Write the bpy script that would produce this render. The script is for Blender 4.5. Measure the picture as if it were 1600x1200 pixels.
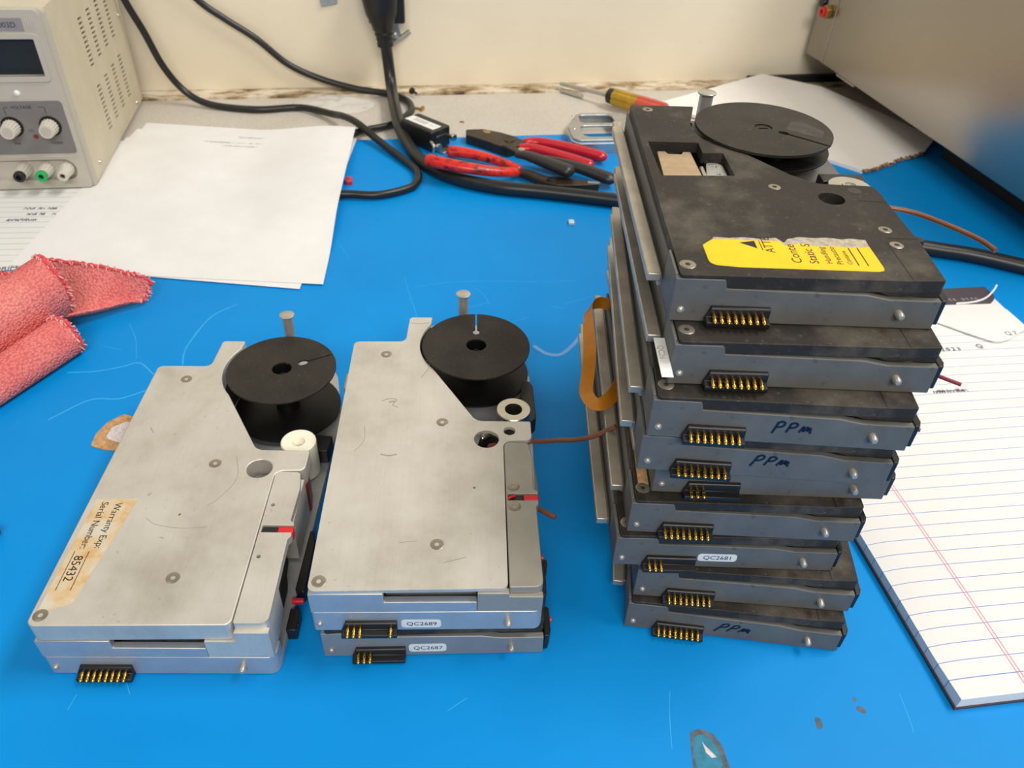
import bpy, bmesh, math, random
from math import sin, cos, pi, radians
from mathutils import Vector, Matrix, geometry, noise

random.seed(7)
SC = bpy.context.scene
COL = SC.collection
for o in list(bpy.data.objects):
    bpy.data.objects.remove(o)

# ------------------------------------------------------------------ camera, light, exposure
cd = bpy.data.cameras.new('camera')
cam = bpy.data.objects.new('camera', cd)
COL.objects.link(cam)
cd.sensor_width = 36.0
cd.lens = 36.0 * 1237.8 / 1600.0
cd.clip_start = 0.005
cd.clip_end = 20
cam.matrix_world = (Matrix.Translation((0, 0, 0.3307)) @ Matrix.Rotation(pi / 2 - 0.69342, 4, 'X')
                    @ Matrix.Rotation(0.05413, 4, 'Z'))
cd.dof.use_dof = True
cd.dof.focus_distance = 0.36
cd.dof.aperture_fstop = 20.0
SC.camera = cam

world = bpy.data.worlds.new('room_light')
SC.world = world
world.use_nodes = True
bg = world.node_tree.nodes['Background']
bg.inputs[0].default_value = (1.0, 0.95, 0.88, 1)
bg.inputs[1].default_value = 0.24

def area_light(name, loc, target, sx, sy, power, col=(1, .965, .91)):
    l = bpy.data.lights.new(name, 'AREA')
    l.shape = 'RECTANGLE'
    l.size, l.size_y = sx, sy
    l.energy = power
    l.color = col
    o = bpy.data.objects.new(name, l)
    COL.objects.link(o)
    o.location = loc
    o.rotation_euler = (Vector(target) - Vector(loc)).to_track_quat('-Z', 'Y').to_euler()
    return o
area_light('ceiling_lamp_main', (1.0, 0.5, 1.75), (0.0, 0.5, 0), 1.0, 0.45, 32)
area_light('ceiling_lamp_side', (-1.0, 0.2, 1.9), (-0.1, 0.6, 0), 1.2, 0.4, 4)
area_light('ceiling_lamp_front', (0.25, -1.45, 1.55), (0, 0.6, 0.1), 1.4, 0.5, 42)

SC.view_settings.view_transform = 'Standard'
SC.view_settings.look = 'None'
SC.view_settings.gamma = 1.0
SC.view_settings.use_curve_mapping = False
SC.view_settings.exposure = -0.24

# ------------------------------------------------------------------ materials
def srgb(r, g, b):
    f = lambda c: (c / 255) / 12.92 if c / 255 <= .04045 else ((c / 255 + .055) / 1.055) ** 2.4
    return (f(r), f(g), f(b), 1)

class NT:
    def __init__(s, name):
        s.m = bpy.data.materials.new(name)
        s.m.use_nodes = True
        s.t = s.m.node_tree
        s.p = s.t.nodes['Principled BSDF']
    def n(s, typ, **kw):
        nd = s.t.nodes.new(typ)
        for k, v in kw.items():
            if k in nd.inputs:
                nd.inputs[k].default_value = v
            else:
                setattr(nd, k, v)
        return nd
    def l(s, a, b):
        s.t.links.new(a, b)
    def coord(s, kind='Object', scale=(1, 1, 1)):
        tc = s.n('ShaderNodeTexCoord')
        mp = s.n('ShaderNodeMapping')
        mp.inputs['Scale'].default_value = scale
        s.l(tc.outputs[kind], mp.inputs['Vector'])
        return mp.outputs['Vector']
    def noise(s, vec, scale, detail=4, rough=.6):
        nd = s.n('ShaderNodeTexNoise')
        nd.inputs['Scale'].default_value = scale
        nd.inputs['Detail'].default_value = detail
        nd.inputs['Roughness'].default_value = rough
        s.l(vec, nd.inputs['Vector'])
        return nd.outputs['Fac']
    def ramp(s, fac, stops):
        r = s.n('ShaderNodeValToRGB')
        e = r.color_ramp.elements
        while len(e) < len(stops):
            e.new(0.5)
        for i, (p, c) in enumerate(stops):
            e[i].position = p
            e[i].color = c if len(c) == 4 else (*c, 1)
        s.l(fac, r.inputs['Fac'])
        return r.outputs['Color']
    def mix(s, fac, a, b, blend='MIX'):
        m = s.n('ShaderNodeMix', data_type='RGBA', blend_type=blend)
        for sock, v in ((m.inputs[0], fac), (m.inputs[6], a), (m.inputs[7], b)):
            if hasattr(v, 'is_linked') or isinstance(v, bpy.types.NodeSocket):
                s.l(v, sock)
            else:
                sock.default_value = v
        return m.outputs[2]
    def math(s, op, a, b=0.0, c=0.0):
        m = s.n('ShaderNodeMath', operation=op)
        for i, v in enumerate((a, b, c)):
            if isinstance(v, bpy.types.NodeSocket):
                s.l(v, m.inputs[i])
            else:
                m.inputs[i].default_value = v
        return m.outputs[0]
    def bump(s, h, strength=.2, dist=.001):
        b = s.n('ShaderNodeBump')
        b.inputs['Strength'].default_value = strength
        b.inputs['Distance'].default_value = dist
        s.l(h, b.inputs['Height'])
        s.l(b.outputs['Normal'], s.p.inputs['Normal'])
    def set(s, col=None, rough=.5, metal=0., spec=None, **kw):
        if col is not None:
            if isinstance(col, bpy.types.NodeSocket):
                s.l(col, s.p.inputs['Base Color'])
            else:
                s.p.inputs['Base Color'].default_value = col
        if isinstance(rough, bpy.types.NodeSocket):
            s.l(rough, s.p.inputs['Roughness'])
        else:
            s.p.inputs['Roughness'].default_value = rough
        s.p.inputs['Metallic'].default_value = metal
        if spec is not None:
            s.p.inputs['Specular IOR Level'].default_value = spec
        for k, v in kw.items():
            s.p.inputs[k].default_value = v
        return s.m

def plain(name, col, rough=.5, metal=0., var=.12, scale=120, spec=None):
    """a colour with a little procedural variation"""
    t = NT(name)
    v = t.coord()
    f = t.noise(v, scale)
    lo = tuple(c * (1 - var) for c in col[:3]) + (1,)
    hi = tuple(min(1, c * (1 + var)) for c in col[:3]) + (1,)
    return t.set(t.ramp(f, [(.3, lo), (.7, hi)]), rough, metal, spec)

MT = {}
def mats():
    # warm, worn machined aluminium of the silver covers
    t = NT('worn_aluminium')
    v = t.coord()
    f1 = t.noise(v, 25, 6, .65)
    f2 = t.noise(v, 320, 3, .7)
    f3 = t.noise(t.coord(scale=(60, 900, 60)), 1, 3)
    c = t.ramp(f1, [(.30, srgb(193, 187, 175)), (.5, srgb(212, 207, 197)), (.72, srgb(222, 218, 209))])
    sp = t.ramp(f2, [(.25, (.5, .47, .43, 1)), (.33, (1, 1, 1, 1))])
    st = t.ramp(t.noise(t.coord(scale=(900, 25, 60)), 1, 4, .7), [(.36, (.86, .85, .83, 1)), (.5, (1, 1, 1, 1)), (.66, (1.0, 1.0, 1.0, 1))])
    c = t.mix(.22, c, st, 'MULTIPLY')
    c = t.mix(.8, c, sp, 'MULTIPLY')
    t.bump(f3, .06, .0004)
    MT['alu'] = t.set(c, t.math('MULTIPLY_ADD', f1, .25, .36), .55)
    # grey blue anodised castings of the feeder bodies
    t = NT('grey_body_metal')
    v = t.coord()
    f1 = t.noise(v, 45, 5)
    f2 = t.noise(v, 300, 2)
    c = t.ramp(f1, [(.3, srgb(93, 92, 89)), (.7, srgb(110, 109, 105))])
    c = t.mix(.5, c, t.ramp(f2, [(.27, (.4, .4, .4, 1)), (.36, (1, 1, 1, 1))]), 'MULTIPLY')
    MT['body'] = t.set(c, .5, .12)
    MT['cast'] = plain('pale_cast_alloy', srgb(190, 191, 192), .42, .6, .07, 90)
    MT['dull'] = plain('dull_grey_alloy', srgb(164, 160, 150), .5, .4, .08, 60)
    # black worn anodised covers
    t = NT('worn_black_cover')
    v = t.coord()
    f1 = t.noise(v, 28, 6, .65)
    f2 = t.noise(v, 400, 3, .7)
    c = t.ramp(f1, [(.3, srgb(38, 35, 31)), (.52, srgb(48, 44, 39)), (.70, srgb(88, 81, 71))])
    c = t.mix(.35, c, t.ramp(f2, [(.60, (0, 0, 0, 1)), (.78, (.25, .24, .22, 1))]), 'ADD')
    MT['black_cover'] = t.set(c, .55, 0, .28)
    t = NT('dusty_black_reel')
    v = t.coord()
    f1 = t.noise(v, 60, 5)
    f2 = t.noise(v, 700, 2)
    c = t.ramp(f1, [(.3, srgb(33, 31, 27)), (.7, srgb(50, 46, 40))])
    c = t.mix(.6, c, t.ramp(f2, [(.66, (0, 0, 0, 1)), (.8, (.3, .28, .25, 1))]), 'ADD')
    MT['reel'] = t.set(c, .5, 0, .28)
    MT['shaded_reel'] = plain('shaded_black_reel', srgb(15, 15, 15), .42, 0, .15, 100, .3)  # reel black deepened, shade on the lower flange put into the colour
    MT['smear'] = plain('grey_dust_smear', srgb(68, 63, 56), .8, 0, .25, 200)
    MT['pale_body'] = plain('pale_body_metal', srgb(150, 151, 151), .46, .4, .08, 60)
    MT['screw'] = plain('screw_steel', srgb(160, 152, 138), .36, .75)
    MT['black'] = plain('black_plastic', srgb(26, 26, 27), .4)
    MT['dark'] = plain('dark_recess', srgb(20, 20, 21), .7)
    MT['rubber'] = plain('black_rubber_cable', srgb(30, 31, 32), .36)
    MT['steel'] = plain('bright_steel', srgb(196, 192, 184), .24, 1.0)
    MT['satin'] = plain('satin_steel', srgb(188, 183, 172), .36, .6)
    MT['rail'] = plain('raw_aluminium_rail', srgb(188, 180, 166), .4, .7, .2, 60)
    MT['gold'] = plain('gold_plating', srgb(222, 178, 84), .25, 1.0)
    MT['brass'] = plain('brass', srgb(190, 158, 84), .35, .9)
    MT['copper'] = plain('brown_wire', srgb(132, 86, 62), .4, .3)
    MT['zinc'] = plain('zinc_plate', srgb(186, 188, 186), .32, .85)
    MT['solenoid'] = plain('solenoid_case', srgb(196, 172, 142), .34, .75)
    MT['nylon'] = t = NT('white_nylon')
    MT['nylon'] = t.set(srgb(236, 232, 212), .45, 0, None)
    t.p.inputs['Subsurface Weight'].default_value = .25
    t.p.inputs['Subsurface Radius'].default_value = (.004, .004, .003)
    MT['red'] = plain('red_plastic', srgb(204, 32, 40), .35)
    MT['dkred'] = plain('dark_red_plastic', srgb(132, 32, 38), .4)
    MT['yellow'] = plain('yellow_sticker', srgb(246, 198, 8), .5, 0, .04)
    MT['white'] = plain('white_label', srgb(232, 232, 230), .5, 0, .03)
    MT['torn'] = plain('torn_label_paper', srgb(176, 166, 146), .9, 0, .3, 400)
    MT['ink'] = plain('black_ink', srgb(24, 23, 24), .6)
    MT['blueink'] = plain('blue_ink', srgb(60, 64, 84), .6)
    MT['greyink'] = plain('grey_print', srgb(178, 172, 164), .7)
    MT['marker'] = plain('marker_ink', srgb(14, 18, 38), .35)
    MT['kapton'] = plain('amber_film', srgb(196, 124, 26), .3, .1)
    t = NT('clear_film')
    MT['film'] = t.set((.95, .97, 1, 1), .12, 0)
    t.p.inputs['Alpha'].default_value = .1
    t = NT('clear_bag')
    MT['bag'] = t.set((.96, .95, .9, 1), .2, 0)
    t.p.inputs['Alpha'].default_value = .3
    # papers
    t = NT('white_paper')
    f = t.noise(t.coord(), 18, 3)
    MT['paper'] = t.set(t.ramp(f, [(.3, srgb(224, 222, 220)), (.7, srgb(232, 231, 230))]), .85, 0, .2)
    # anti static mat
    t = NT('blue_mat')
    v = t.coord()
    f1 = t.noise(v, 4, 4)
    f2 = t.noise(v, 600, 2)
    c = t.ramp(f1, [(.3, srgb(0, 132, 208)), (.7, srgb(0, 144, 221))])
    c = t.mix(t.ramp(f2, [(.76, (0, 0, 0, 1)), (.8, (.5, .5, .5, 1))]), c, srgb(90, 180, 235))
    t.bump(t.noise(v, 900, 2), .03, .0003)
    MT['mat'] = t.set(c, .5, 0, .18)
    MT['scratch'] = plain('pale_scratch', srgb(48, 162, 228), .7)
    MT['tan'] = plain('torn_tan_fibre', srgb(182, 142, 96), .9, 0, .3, 300)
    MT['backing'] = plain('pale_backing', srgb(206, 196, 194), .9, 0, .25, 500)
    MT['teal'] = plain('teal_tape', srgb(0, 118, 150), .45, 0, .3, 200)
    MT['brown_edge'] = plain('brown_dirt', srgb(86, 100, 108), .8, 0, .35, 300)
    # laminate bench
    t = NT('speckled_laminate')
    v = t.coord()
    f = t.noise(v, 900, 3, .8)
    f1 = t.noise(v, 9, 4)
    c = t.ramp(f, [(.3, srgb(168, 158, 144)), (.5, srgb(205, 198, 187)), (.7, srgb(222, 217, 208))])
    c = t.mix(.45, c, t.ramp(f1, [(.3, (.72, .70, .66, 1)), (.7, (1, 1, 1, 1))]), 'MULTIPLY')
    MT['laminate'] = t.set(c, .5)
    # cream wall
    t = NT('cream_painted_panel')
    v = t.coord()
    f1 = t.noise(v, 5, 5)
    f2 = t.noise(v, 60, 3)
    c = t.ramp(f1, [(.3, srgb(232, 219, 192)), (.7, srgb(240, 229, 205))])
    c = t.mix(.6, c, t.ramp(f2, [(.2, (.62, .55, .45, 1)), (.3, (1, 1, 1, 1))]), 'MULTIPLY')
    MT['wall'] = t.set(c, .38)
    t = NT('stained_wood_strip')
    v = t.coord(scale=(1, 2.4, 1))
    f1 = t.noise(v, 22, 6, .7)
    c = t.ramp(f1, [(.36, srgb(74, 58, 40)), (.45, srgb(160, 136, 100)), (.56, srgb(214, 202, 180)), (.7, srgb(224, 214, 196))])
    MT['strip'] = t.set(c, .7)
    # brushed stainless box
    t = NT('brushed_stainless')
    v = t.coord(scale=(3, 3, 500))
    f = t.noise(v, 1, 3)
    t.bump(f, .05, .0003)
    MT['stainless'] = t.set(srgb(160, 155, 148), .24, 1.0)
    # power supply
    MT['beige'] = plain('beige_painted_steel', srgb(203, 194, 170), .45, 0, .05, 40)
    MT['bezel'] = plain('grey_beige_plastic', srgb(188, 182, 170), .5, 0, .04, 40)
    MT['panel'] = plain('grey_panel_print', srgb(120, 118, 116), .5, 0, .04, 40)
    MT['tagplate'] = plain('lilac_grey_plate', srgb(146, 143, 144), .45, 0, .04)
    MT['lcd'] = plain('dark_display', srgb(34, 40, 37), .35, 0, .08)
    MT['knob'] = plain('ivory_knob', srgb(206, 200, 188), .4, 0, .04)
    MT['green'] = plain('green_plastic', srgb(30, 170, 92), .4)
    # tools
    t = NT('dirty_red_grip')
    v = t.coord()
    f = t.noise(v, 130, 4, .7)
    MT['dirtyred'] = t.set(t.ramp(f, [(.38, srgb(66, 18, 16)), (.46, srgb(200, 34, 26)), (.7, srgb(226, 52, 36))]), .32)
    MT['redgrip'] = plain('crimson_grip', srgb(184, 22, 40), .25, 0, .1)
    MT['blackgrip'] = plain('black_grip', srgb(38, 37, 38), .38)
    MT['toolsteel'] = plain('oiled_tool_steel', srgb(70, 60, 50), .42, .7, .3, 80)
    MT['amber'] = plain('amber_acetate', srgb(176, 140, 40), .25, 0, .2)
    MT['redhandle'] = plain('red_acetate', srgb(200, 84, 66), .35)
    t = NT('kraft_edge')
    f = t.noise(t.coord(), 500, 2)
    MT['kraft'] = t.set(t.ramp(f, [(.4, srgb(70, 50, 30)), (.6, srgb(186, 150, 104))]), .9)
    MT['board'] = plain('white_cardboard', srgb(240, 235, 229), .8, 0, .03, 20)
    MT['binding'] = plain('dark_plum_binding', srgb(74, 66, 74), .6, 0, .08)
    # pink knit cloth
    t = NT('pink_knit_cloth')
    v = t.coord()
    vo = t.n('ShaderNodeTexVoronoi')
    vo.inputs['Scale'].default_value = 620
    t.l(v, vo.inputs['Vector'])
    f1 = t.noise(v, 30, 4)
    c = t.ramp(f1, [(.3, srgb(238, 128, 126)), (.7, srgb(252, 158, 150))])
    c = t.mix(.75, c, t.ramp(vo.outputs['Distance'], [(.1, (1, 1, 1, 1)), (.75, (.58, .42, .42, 1))]), 'MULTIPLY')
    t.bump(t.math('SUBTRACT', 1.0, vo.outputs['Distance']), .8, .0012)
    MT['cloth'] = t.set(c, .95, 0, .1)
    MT['hem'] = plain('red_overlock_thread', srgb(214, 78, 84), .9, 0, .3, 500)
    MT['thread'] = plain('pale_thread', srgb(232, 176, 168), .9, 0, .2, 500)
    MT['chip'] = plain('pale_plastic_chip', srgb(196, 214, 206), .6)
    MT['rust'] = plain('rust_red_crumb', srgb(150, 64, 44), .8)
    return
mats()

def ruled(name, y0, sp, xm, line, margin, base, w=.35, wm=.45):
    """paper with ruled lines; y0/sp/xm in mm of object space"""
    t = NT(name)
    tc = t.n('ShaderNodeTexCoord')
    se = t.n('ShaderNodeSeparateXYZ')
    t.l(tc.outputs['Object'], se.inputs[0])
    ymm = t.math('MULTIPLY', se.outputs['Y'], 1000.)
    xmm = t.math('MULTIPLY', se.outputs['X'], 1000.)
    m = t.math('MODULO', t.math('SUBTRACT', ymm, y0), sp)
    a = t.math('LESS_THAN', m, w)
    a = t.math('MULTIPLY', a, t.math('GREATER_THAN', ymm, y0 - .1))
    a = t.math('MULTIPLY', a, t.math('LESS_THAN', ymm, y0 + sp * 29.5))
    f = t.noise(t.coord(), 15, 3)
    b = t.mix(f, base, tuple(c * .94 for c in base[:3]) + (1,))
    c = t.mix(a, b, line)
    if margin:
        for x in (xm, xm + 1.7):
            d = t.math('LESS_THAN', t.math('ABSOLUTE', t.math('SUBTRACT', xmm, x)), wm / 2)
            c = t.mix(d, c, margin)
    return t.set(c, .85, 0, .2)
MT['legal'] = ruled('ruled_pad_paper', 9.4, 8.6, 33.4, srgb(112, 138, 206), srgb(232, 108, 140), srgb(233, 232, 230))
MT['looseleaf'] = ruled('ruled_loose_paper', 8, 8.8, 0, srgb(150, 166, 170), None, srgb(226, 226, 222), .5)

# ------------------------------------------------------------------ mesh builder (millimetres)
S = .001
class M:
    def __init__(s):
        s.v, s.f = [], []
    def add(s, vs, fs, mat=None):
        n = len(s.v)
        s.v += [tuple(mat @ Vector(p)) if mat else tuple(p) for p in vs]
        s.f += [tuple(i + n for i in f) for f in fs]
        return s
    def box(s, x0, x1, y0, y1, z0, z1, mat=None):
        vs = [(x, y, z) for z in (z0, z1) for y in (y0, y1) for x in (x0, x1)]
        return s.add(vs, [(0, 2, 3, 1), (4, 5, 7, 6), (0, 1, 5, 4), (2, 6, 7, 3), (0, 4, 6, 2), (1, 3, 7, 5)], mat)
    def prism(s, loops, z0, z1, mat=None):
        """solid between z0 and z1 from an outer loop and hole loops"""
        pl = [[Vector((p[0], p[1], 0)) for p in lp] for lp in loops]
        tri = geometry.tessellate_polygon(pl)
        pts = [p for lp in loops for p in lp]
        n = len(pts)
        vs = [(p[0], p[1], z0) for p in pts] + [(p[0], p[1], z1) for p in pts]
        fs = [tuple(t) for t in tri] + [tuple(i + n for i in t) for t in tri]
        k = 0
        for lp in loops:
            m = len(lp)
            fs += [(k + i, k + (i + 1) % m, k + (i + 1) % m + n, k + i + n) for i in range(m)]
            k += m
        return s.add(vs, fs, mat)
    def lathe(s, prof, c=(0, 0, 0), seg=40, mat=None):
        """prof: (r, z) pairs, revolved about z through c"""
        vs, fs = [], []
        n = len(prof)
        for i in range(seg):
            a = 2 * pi * i / seg
            for r, z in prof:
                vs.append((c[0] + r * cos(a), c[1] + r * sin(a), c[2] + z))
        for i in range(seg):
            j = (i + 1) % seg
            for k in range(n - 1):
                fs.append((i * n + k, j * n + k, j * n + k + 1, i * n + k + 1))
        if prof[0][0] > 1e-6 and prof[-1][0] > 1e-6 and prof[0] != prof[-1]:
            fs.append(tuple(i * n for i in reversed(range(seg))))
            fs.append(tuple(i * n + n - 1 for i in range(seg)))
        return s.add(vs, fs, mat)
    def cyl(s, p0, p1, r0, r1=None, seg=24):
        r1 = r0 if r1 is None else r1
        p0, p1 = Vector(p0), Vector(p1)
        q = (p1 - p0).to_track_quat('Z', 'Y').to_matrix().to_4x4()
        return s.lathe([(r0, 0), (r1, (p1 - p0).length)], (0, 0, 0), seg, Matrix.Translation(p0) @ q)
    def tube(s, pts, r, seg=14, sub=8, flat=1.0, up=None):
        P = spline(pts, sub)
        n = len(P)
        rr = r if callable(r) else (lambda t: r)
        T = [(P[min(i + 1, n - 1)] - P[max(i - 1, 0)]).normalized() for i in range(n)]
        nrm = T[0].orthogonal().normalized() if up is None else (Vector(up) - T[0] * Vector(up).dot(T[0])).normalized()
        vs = []
        for i in range(n):
            if i:
                nrm = (nrm - T[i] * nrm.dot(T[i])).normalized()
            b = T[i].cross(nrm)
            R = rr(i / (n - 1))
            for k in range(seg):
                a = 2 * pi * k / seg
                vs.append(tuple(P[i] + nrm * cos(a) * R * flat + b * sin(a) * R))
        fs = [(i * seg + k, i * seg + (k + 1) % seg, (i + 1) * seg + (k + 1) % seg, (i + 1) * seg + k)
              for i in range(n - 1) for k in range(seg)]
        fs += [tuple(reversed(range(seg))), tuple((n - 1) * seg + k for k in range(seg))]
        return s.add(vs, fs)
    def stroke(s, pts, w, h=.06, z=0, mat=None, sub=5):
        """a pen stroke: a thin flat ribbon in the xy plane"""
        P = [Vector((p[0], p[1], 0)) for p in pts]
        if len(P) > 2:
            P = spline(P, sub)
        n = len(P)
        vs = []
        for i in range(n):
            t = (P[min(i + 1, n - 1)] - P[max(i - 1, 0)])
            t = t.normalized() if t.length else Vector((1, 0, 0))
            o = Vector((-t.y, t.x, 0)) * w / 2
            for q in (P[i] + o, P[i] - o):
                vs += [(q.x, q.y, z), (q.x, q.y, z + h)]
        fs = []
        for i in range(n - 1):
            a, b = i * 4, i * 4 + 4
            fs += [(a + 1, a + 3, b + 3, b + 1), (a, a + 1, b + 1, b), (a + 3, a + 2, b + 2, b + 3), (a, b, b + 2, a + 2)]
        fs += [(0, 2, 3, 1), (n * 4 - 4, n * 4 - 3, n * 4 - 1, n * 4 - 2)]
        return s.add(vs, fs, mat)
    def text(s, txt, size, mat, align='LEFT', ext=.03):
        vs, fs = text_geo(txt, align)
        k = size
        return s.add([(x * k, y * k, z * ext) for x, y, z in vs], fs, mat)
    def build(s, name, mat, parent=None, origin=(0, 0, 0), rot=0, bevel=0, smooth=True, seg=2, cache=None):
        me = bpy.data.meshes.new(name)
        me.from_pydata([(x * S, y * S, z * S) for x, y, z in s.v], [], s.f)
        bm = bmesh.new()
        bm.from_mesh(me)
        bmesh.ops.recalc_face_normals(bm, faces=bm.faces)
        if bevel:
            bmesh.ops.dissolve_limit(bm, angle_limit=.01, verts=bm.verts, edges=bm.edges)
        bm.to_mesh(me)
        bm.free()
        if smooth:
            me.shade_smooth()
            me.set_sharp_from_angle(angle=radians(38))
        me.materials.append(MT[mat])
        o = bpy.data.objects.new(name, me)
        COL.objects.link(o)
        o.location = [c * S for c in origin]
        o.rotation_euler = (0, 0, rot)
        if parent is not None:
            o.parent = parent
        if bevel:
            b = o.modifiers.new('edge', 'BEVEL')
            b.width = bevel * S
            b.segments = seg
            b.limit_method = 'ANGLE'
            b.angle_limit = radians(40)
        return o

def spline(pts, sub=8):
    P = [Vector(p) for p in pts]
    if len(P) < 3:
        return P
    out = []
    for i in range(len(P) - 1):
        p0 = P[i - 1] if i else P[0] * 2 - P[1]
        p1, p2 = P[i], P[i + 1]
        p3 = P[i + 2] if i + 2 < len(P) else P[-1] * 2 - P[-2]
        for k in range(sub):
            t = k / sub
            out.append(.5 * ((2 * p1) + (p2 - p0) * t + (2 * p0 - 5 * p1 + 4 * p2 - p3) * t * t
                             + (3 * p1 - p0 - 3 * p2 + p3) * t ** 3))
    out.append(P[-1])
    return out

_tc = {}
def text_geo(txt, align):
    if (txt, align) in _tc:
        return _tc[(txt, align)]
    c = bpy.data.curves.new('t', 'FONT')
    c.body = txt
    c.size = 1
    c.align_x = align
    c.extrude = 1.0
    c.resolution_u = 3
    o = bpy.data.objects.new('t', c)
    COL.objects.link(o)
    dg = bpy.context.evaluated_depsgraph_get()
    me = o.evaluated_get(dg).to_mesh()
    r = ([tuple(v.co) for v in me.vertices], [tuple(p.vertices) for p in me.polygons])
    o.evaluated_get(dg).to_mesh_clear()
    bpy.data.objects.remove(o)
    bpy.data.curves.remove(c)
    _tc[(txt, align)] = r
    return r

def rnd(pts, seg=5):
    """polygon with rounded corners; pts: (x, y, r)"""
    out = []
    n = len(pts)
    for i, p in enumerate(pts):
        r = p[2] if len(p) > 2 else 0
        b = Vector(p[:2])
        if r <= 0:
            out.append((b.x, b.y))
            continue
        a, c = Vector(pts[i - 1][:2]), Vector(pts[(i + 1) % n][:2])
        u, w = (a - b), (c - b)
        lu, lw = u.length, w.length
        u.normalize(); w.normalize()
        ang = max(u.angle(w), 1e-3) if lu > 1e-6 and lw > 1e-6 else pi
        if ang > pi - .02:
            out.append((b.x, b.y))
            continue
        d = min(r / math.tan(ang / 2), lu * .49, lw * .49)
        rr = d * math.tan(ang / 2)
        cen = b + (u + w).normalized() * (rr / sin(ang / 2))
        s0, s1 = b + u * d - cen, b + w * d - cen
        a0 = math.atan2(s0.y, s0.x)
        da = math.atan2(s1.y, s1.x) - a0
        while da > pi: da -= 2 * pi
        while da < -pi: da += 2 * pi
        for k in range(seg + 1):
            t = a0 + da * k / seg
            out.append((cen.x + rr * cos(t), cen.y + rr * sin(t)))
    return out
def arc(cx, cy, r, a0, a1, n=18):
    return [(cx + r * cos(radians(a0 + (a1 - a0) * i / n)), cy + r * sin(radians(a0 + (a1 - a0) * i / n))) for i in range(n + 1)]
def circ(cx, cy, r, n=28):
    return arc(cx, cy, r, 0, 360 - 360 / n, n - 1)

def empty(name, loc, rot=0):
    o = bpy.data.objects.new(name, None)
    COL.objects.link(o)
    o.empty_display_size = .01
    o.location = [c * S for c in loc]
    o.rotation_euler = (0, 0, rot)
    return o
def tag(o, label, cat, group=None):
    o['label'] = label
    o['category'] = cat
    if group:
        o['group'] = group
    return o
def structure(o):
    o['kind'] = 'structure'
    return o

# ------------------------------------------------------------------ setting: bench, wall, strip
BA = .2020                      # heading of the bench and the wall
E1 = Vector((cos(BA), sin(BA), 0))
E2 = Vector((-sin(BA), cos(BA), 0))
o = M().box(-1100, 1100, -500, 952, -40, -2).build('workbench_top', 'laminate', rot=BA)
structure(o)
WA = .2068
WO = (-421, 874, 0)             # a point at the foot of the wall
o = M().box(-700, 1500, 0, 20, 0.5, 900).build('wall_back', 'wall', origin=WO, rot=WA)
structure(o)
o = M().box(-700, 1500, -25, 4, -2.2, .3).build('trim_1', 'strip', origin=WO, rot=WA)
structure(o)

# ------------------------------------------------------------------ blue mat with its scratches and torn places
mat = M().prism([rnd([(-900, -380, 5), (900, -380, 5), (900, 790.5, 5), (-900, 790.5, 5)])], -2, 0).build('bench_mat', 'mat', rot=BA)
tag(mat, 'bright blue scratched anti-static mat covering the workbench', 'mat')
def on_mat(m, name, mt):
    o = m.build(name, mt, smooth=False)
    o.parent = mat
    o.rotation_euler = (0, 0, -BA)
    return o
SCR = [[(-216, 399.2), (-219.5, 412.7), (-219.4, 427.1), (-215.1, 454.1), (-202.2, 471.5)],
  [(-285, 385.2), (-267.7, 388.1), (-253.7, 393.9), (-244, 398.8), (-230.6, 388)],
  [(-268, 441.4), (-256.5, 423.7), (-247.8, 403.2)], [(-275.8, 340.9), (-259.6, 360.4), (-242.8, 363), (-229.4, 372.1)],
  [(-273.7, 414.2), (-260.8, 411.1)], [(-87.4, 520.5), (-80.2, 496.1), (-70.8, 467.7)],
  [(-76.8, 507), (-43.6, 517.6), (25.5, 524.5), (45.5, 528.4)], [(-33.3, 512.2), (-25.3, 501.5), (-19.8, 489.1)],
  [(-33.6, 483.6), (-19.9, 491.7)], [(-4.7, 466), (9, 474.5)], [(34.9, 494.4), (57, 506.9)],
  [(78.4, 188.2), (77, 179), (76.1, 161.9)], [(183.3, 193.3), (183.7, 182.1), (183.4, 174.8)],
  [(25.4, 490.9), (34.9, 488.5)], [(-150.5, 570.2), (-138.9, 550.8), (-134.5, 541.4)],
  [(-163.5, 180.2), (-158.6, 173)], [(-181.1, 171.7), (-181.8, 164.4)], [(-20.1, 173.5), (-12.3, 179.9)]]
for k, c in enumerate(SCR):
    m = M().stroke(c, 1.0 if k in (0, 1, 3) else .35, .03, 0, sub=6)
    on_mat(m, 'scratch', 'scratch')
HOLE = [(-241.3, 321), (-242.6, 331), (-240.2, 341.2), (-233.5, 349.2), (-227.7, 347.4), (-220.6, 337.2), (-217.9, 321.1), (-226.7, 318.3), (-234.3, 318.8)]
HIN = [(-236.2, 329.3), (-236, 337.6), (-228.3, 344.4), (-221.3, 336), (-221.1, 326.2), (-226.4, 324.7), (-233.3, 326.8)]
on_mat(M().prism([rnd([(*p, 2) for p in HOLE], 3), rnd([(*p, 3) for p in HIN], 3)], 0, .5), 'torn_edge', 'tan')
on_mat(M().prism([rnd([(*p, 3) for p in HIN], 3)], 0, .12), 'bare_spot', 'backing')
TAPE = [(84.8, 169.9), (89.8, 171.6), (95, 169.3), (97.8, 164.8), (99.1, 157.5), (100.6, 153.1), (92, 150.2), (84.1, 151.7), (84.2, 161.8)]
TIN = [(86.5, 168), (89.9, 169.1), (93.8, 167), (95.7, 162.4), (96.9, 156.3), (93.6, 152.7), (85.6, 152.8), (85.2, 161.1)]
TWH = [(89.4, 165.7), (90.8, 163.8), (92.9, 161.5), (94.7, 159.4), (92.5, 159), (90.4, 161.1)]
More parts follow.
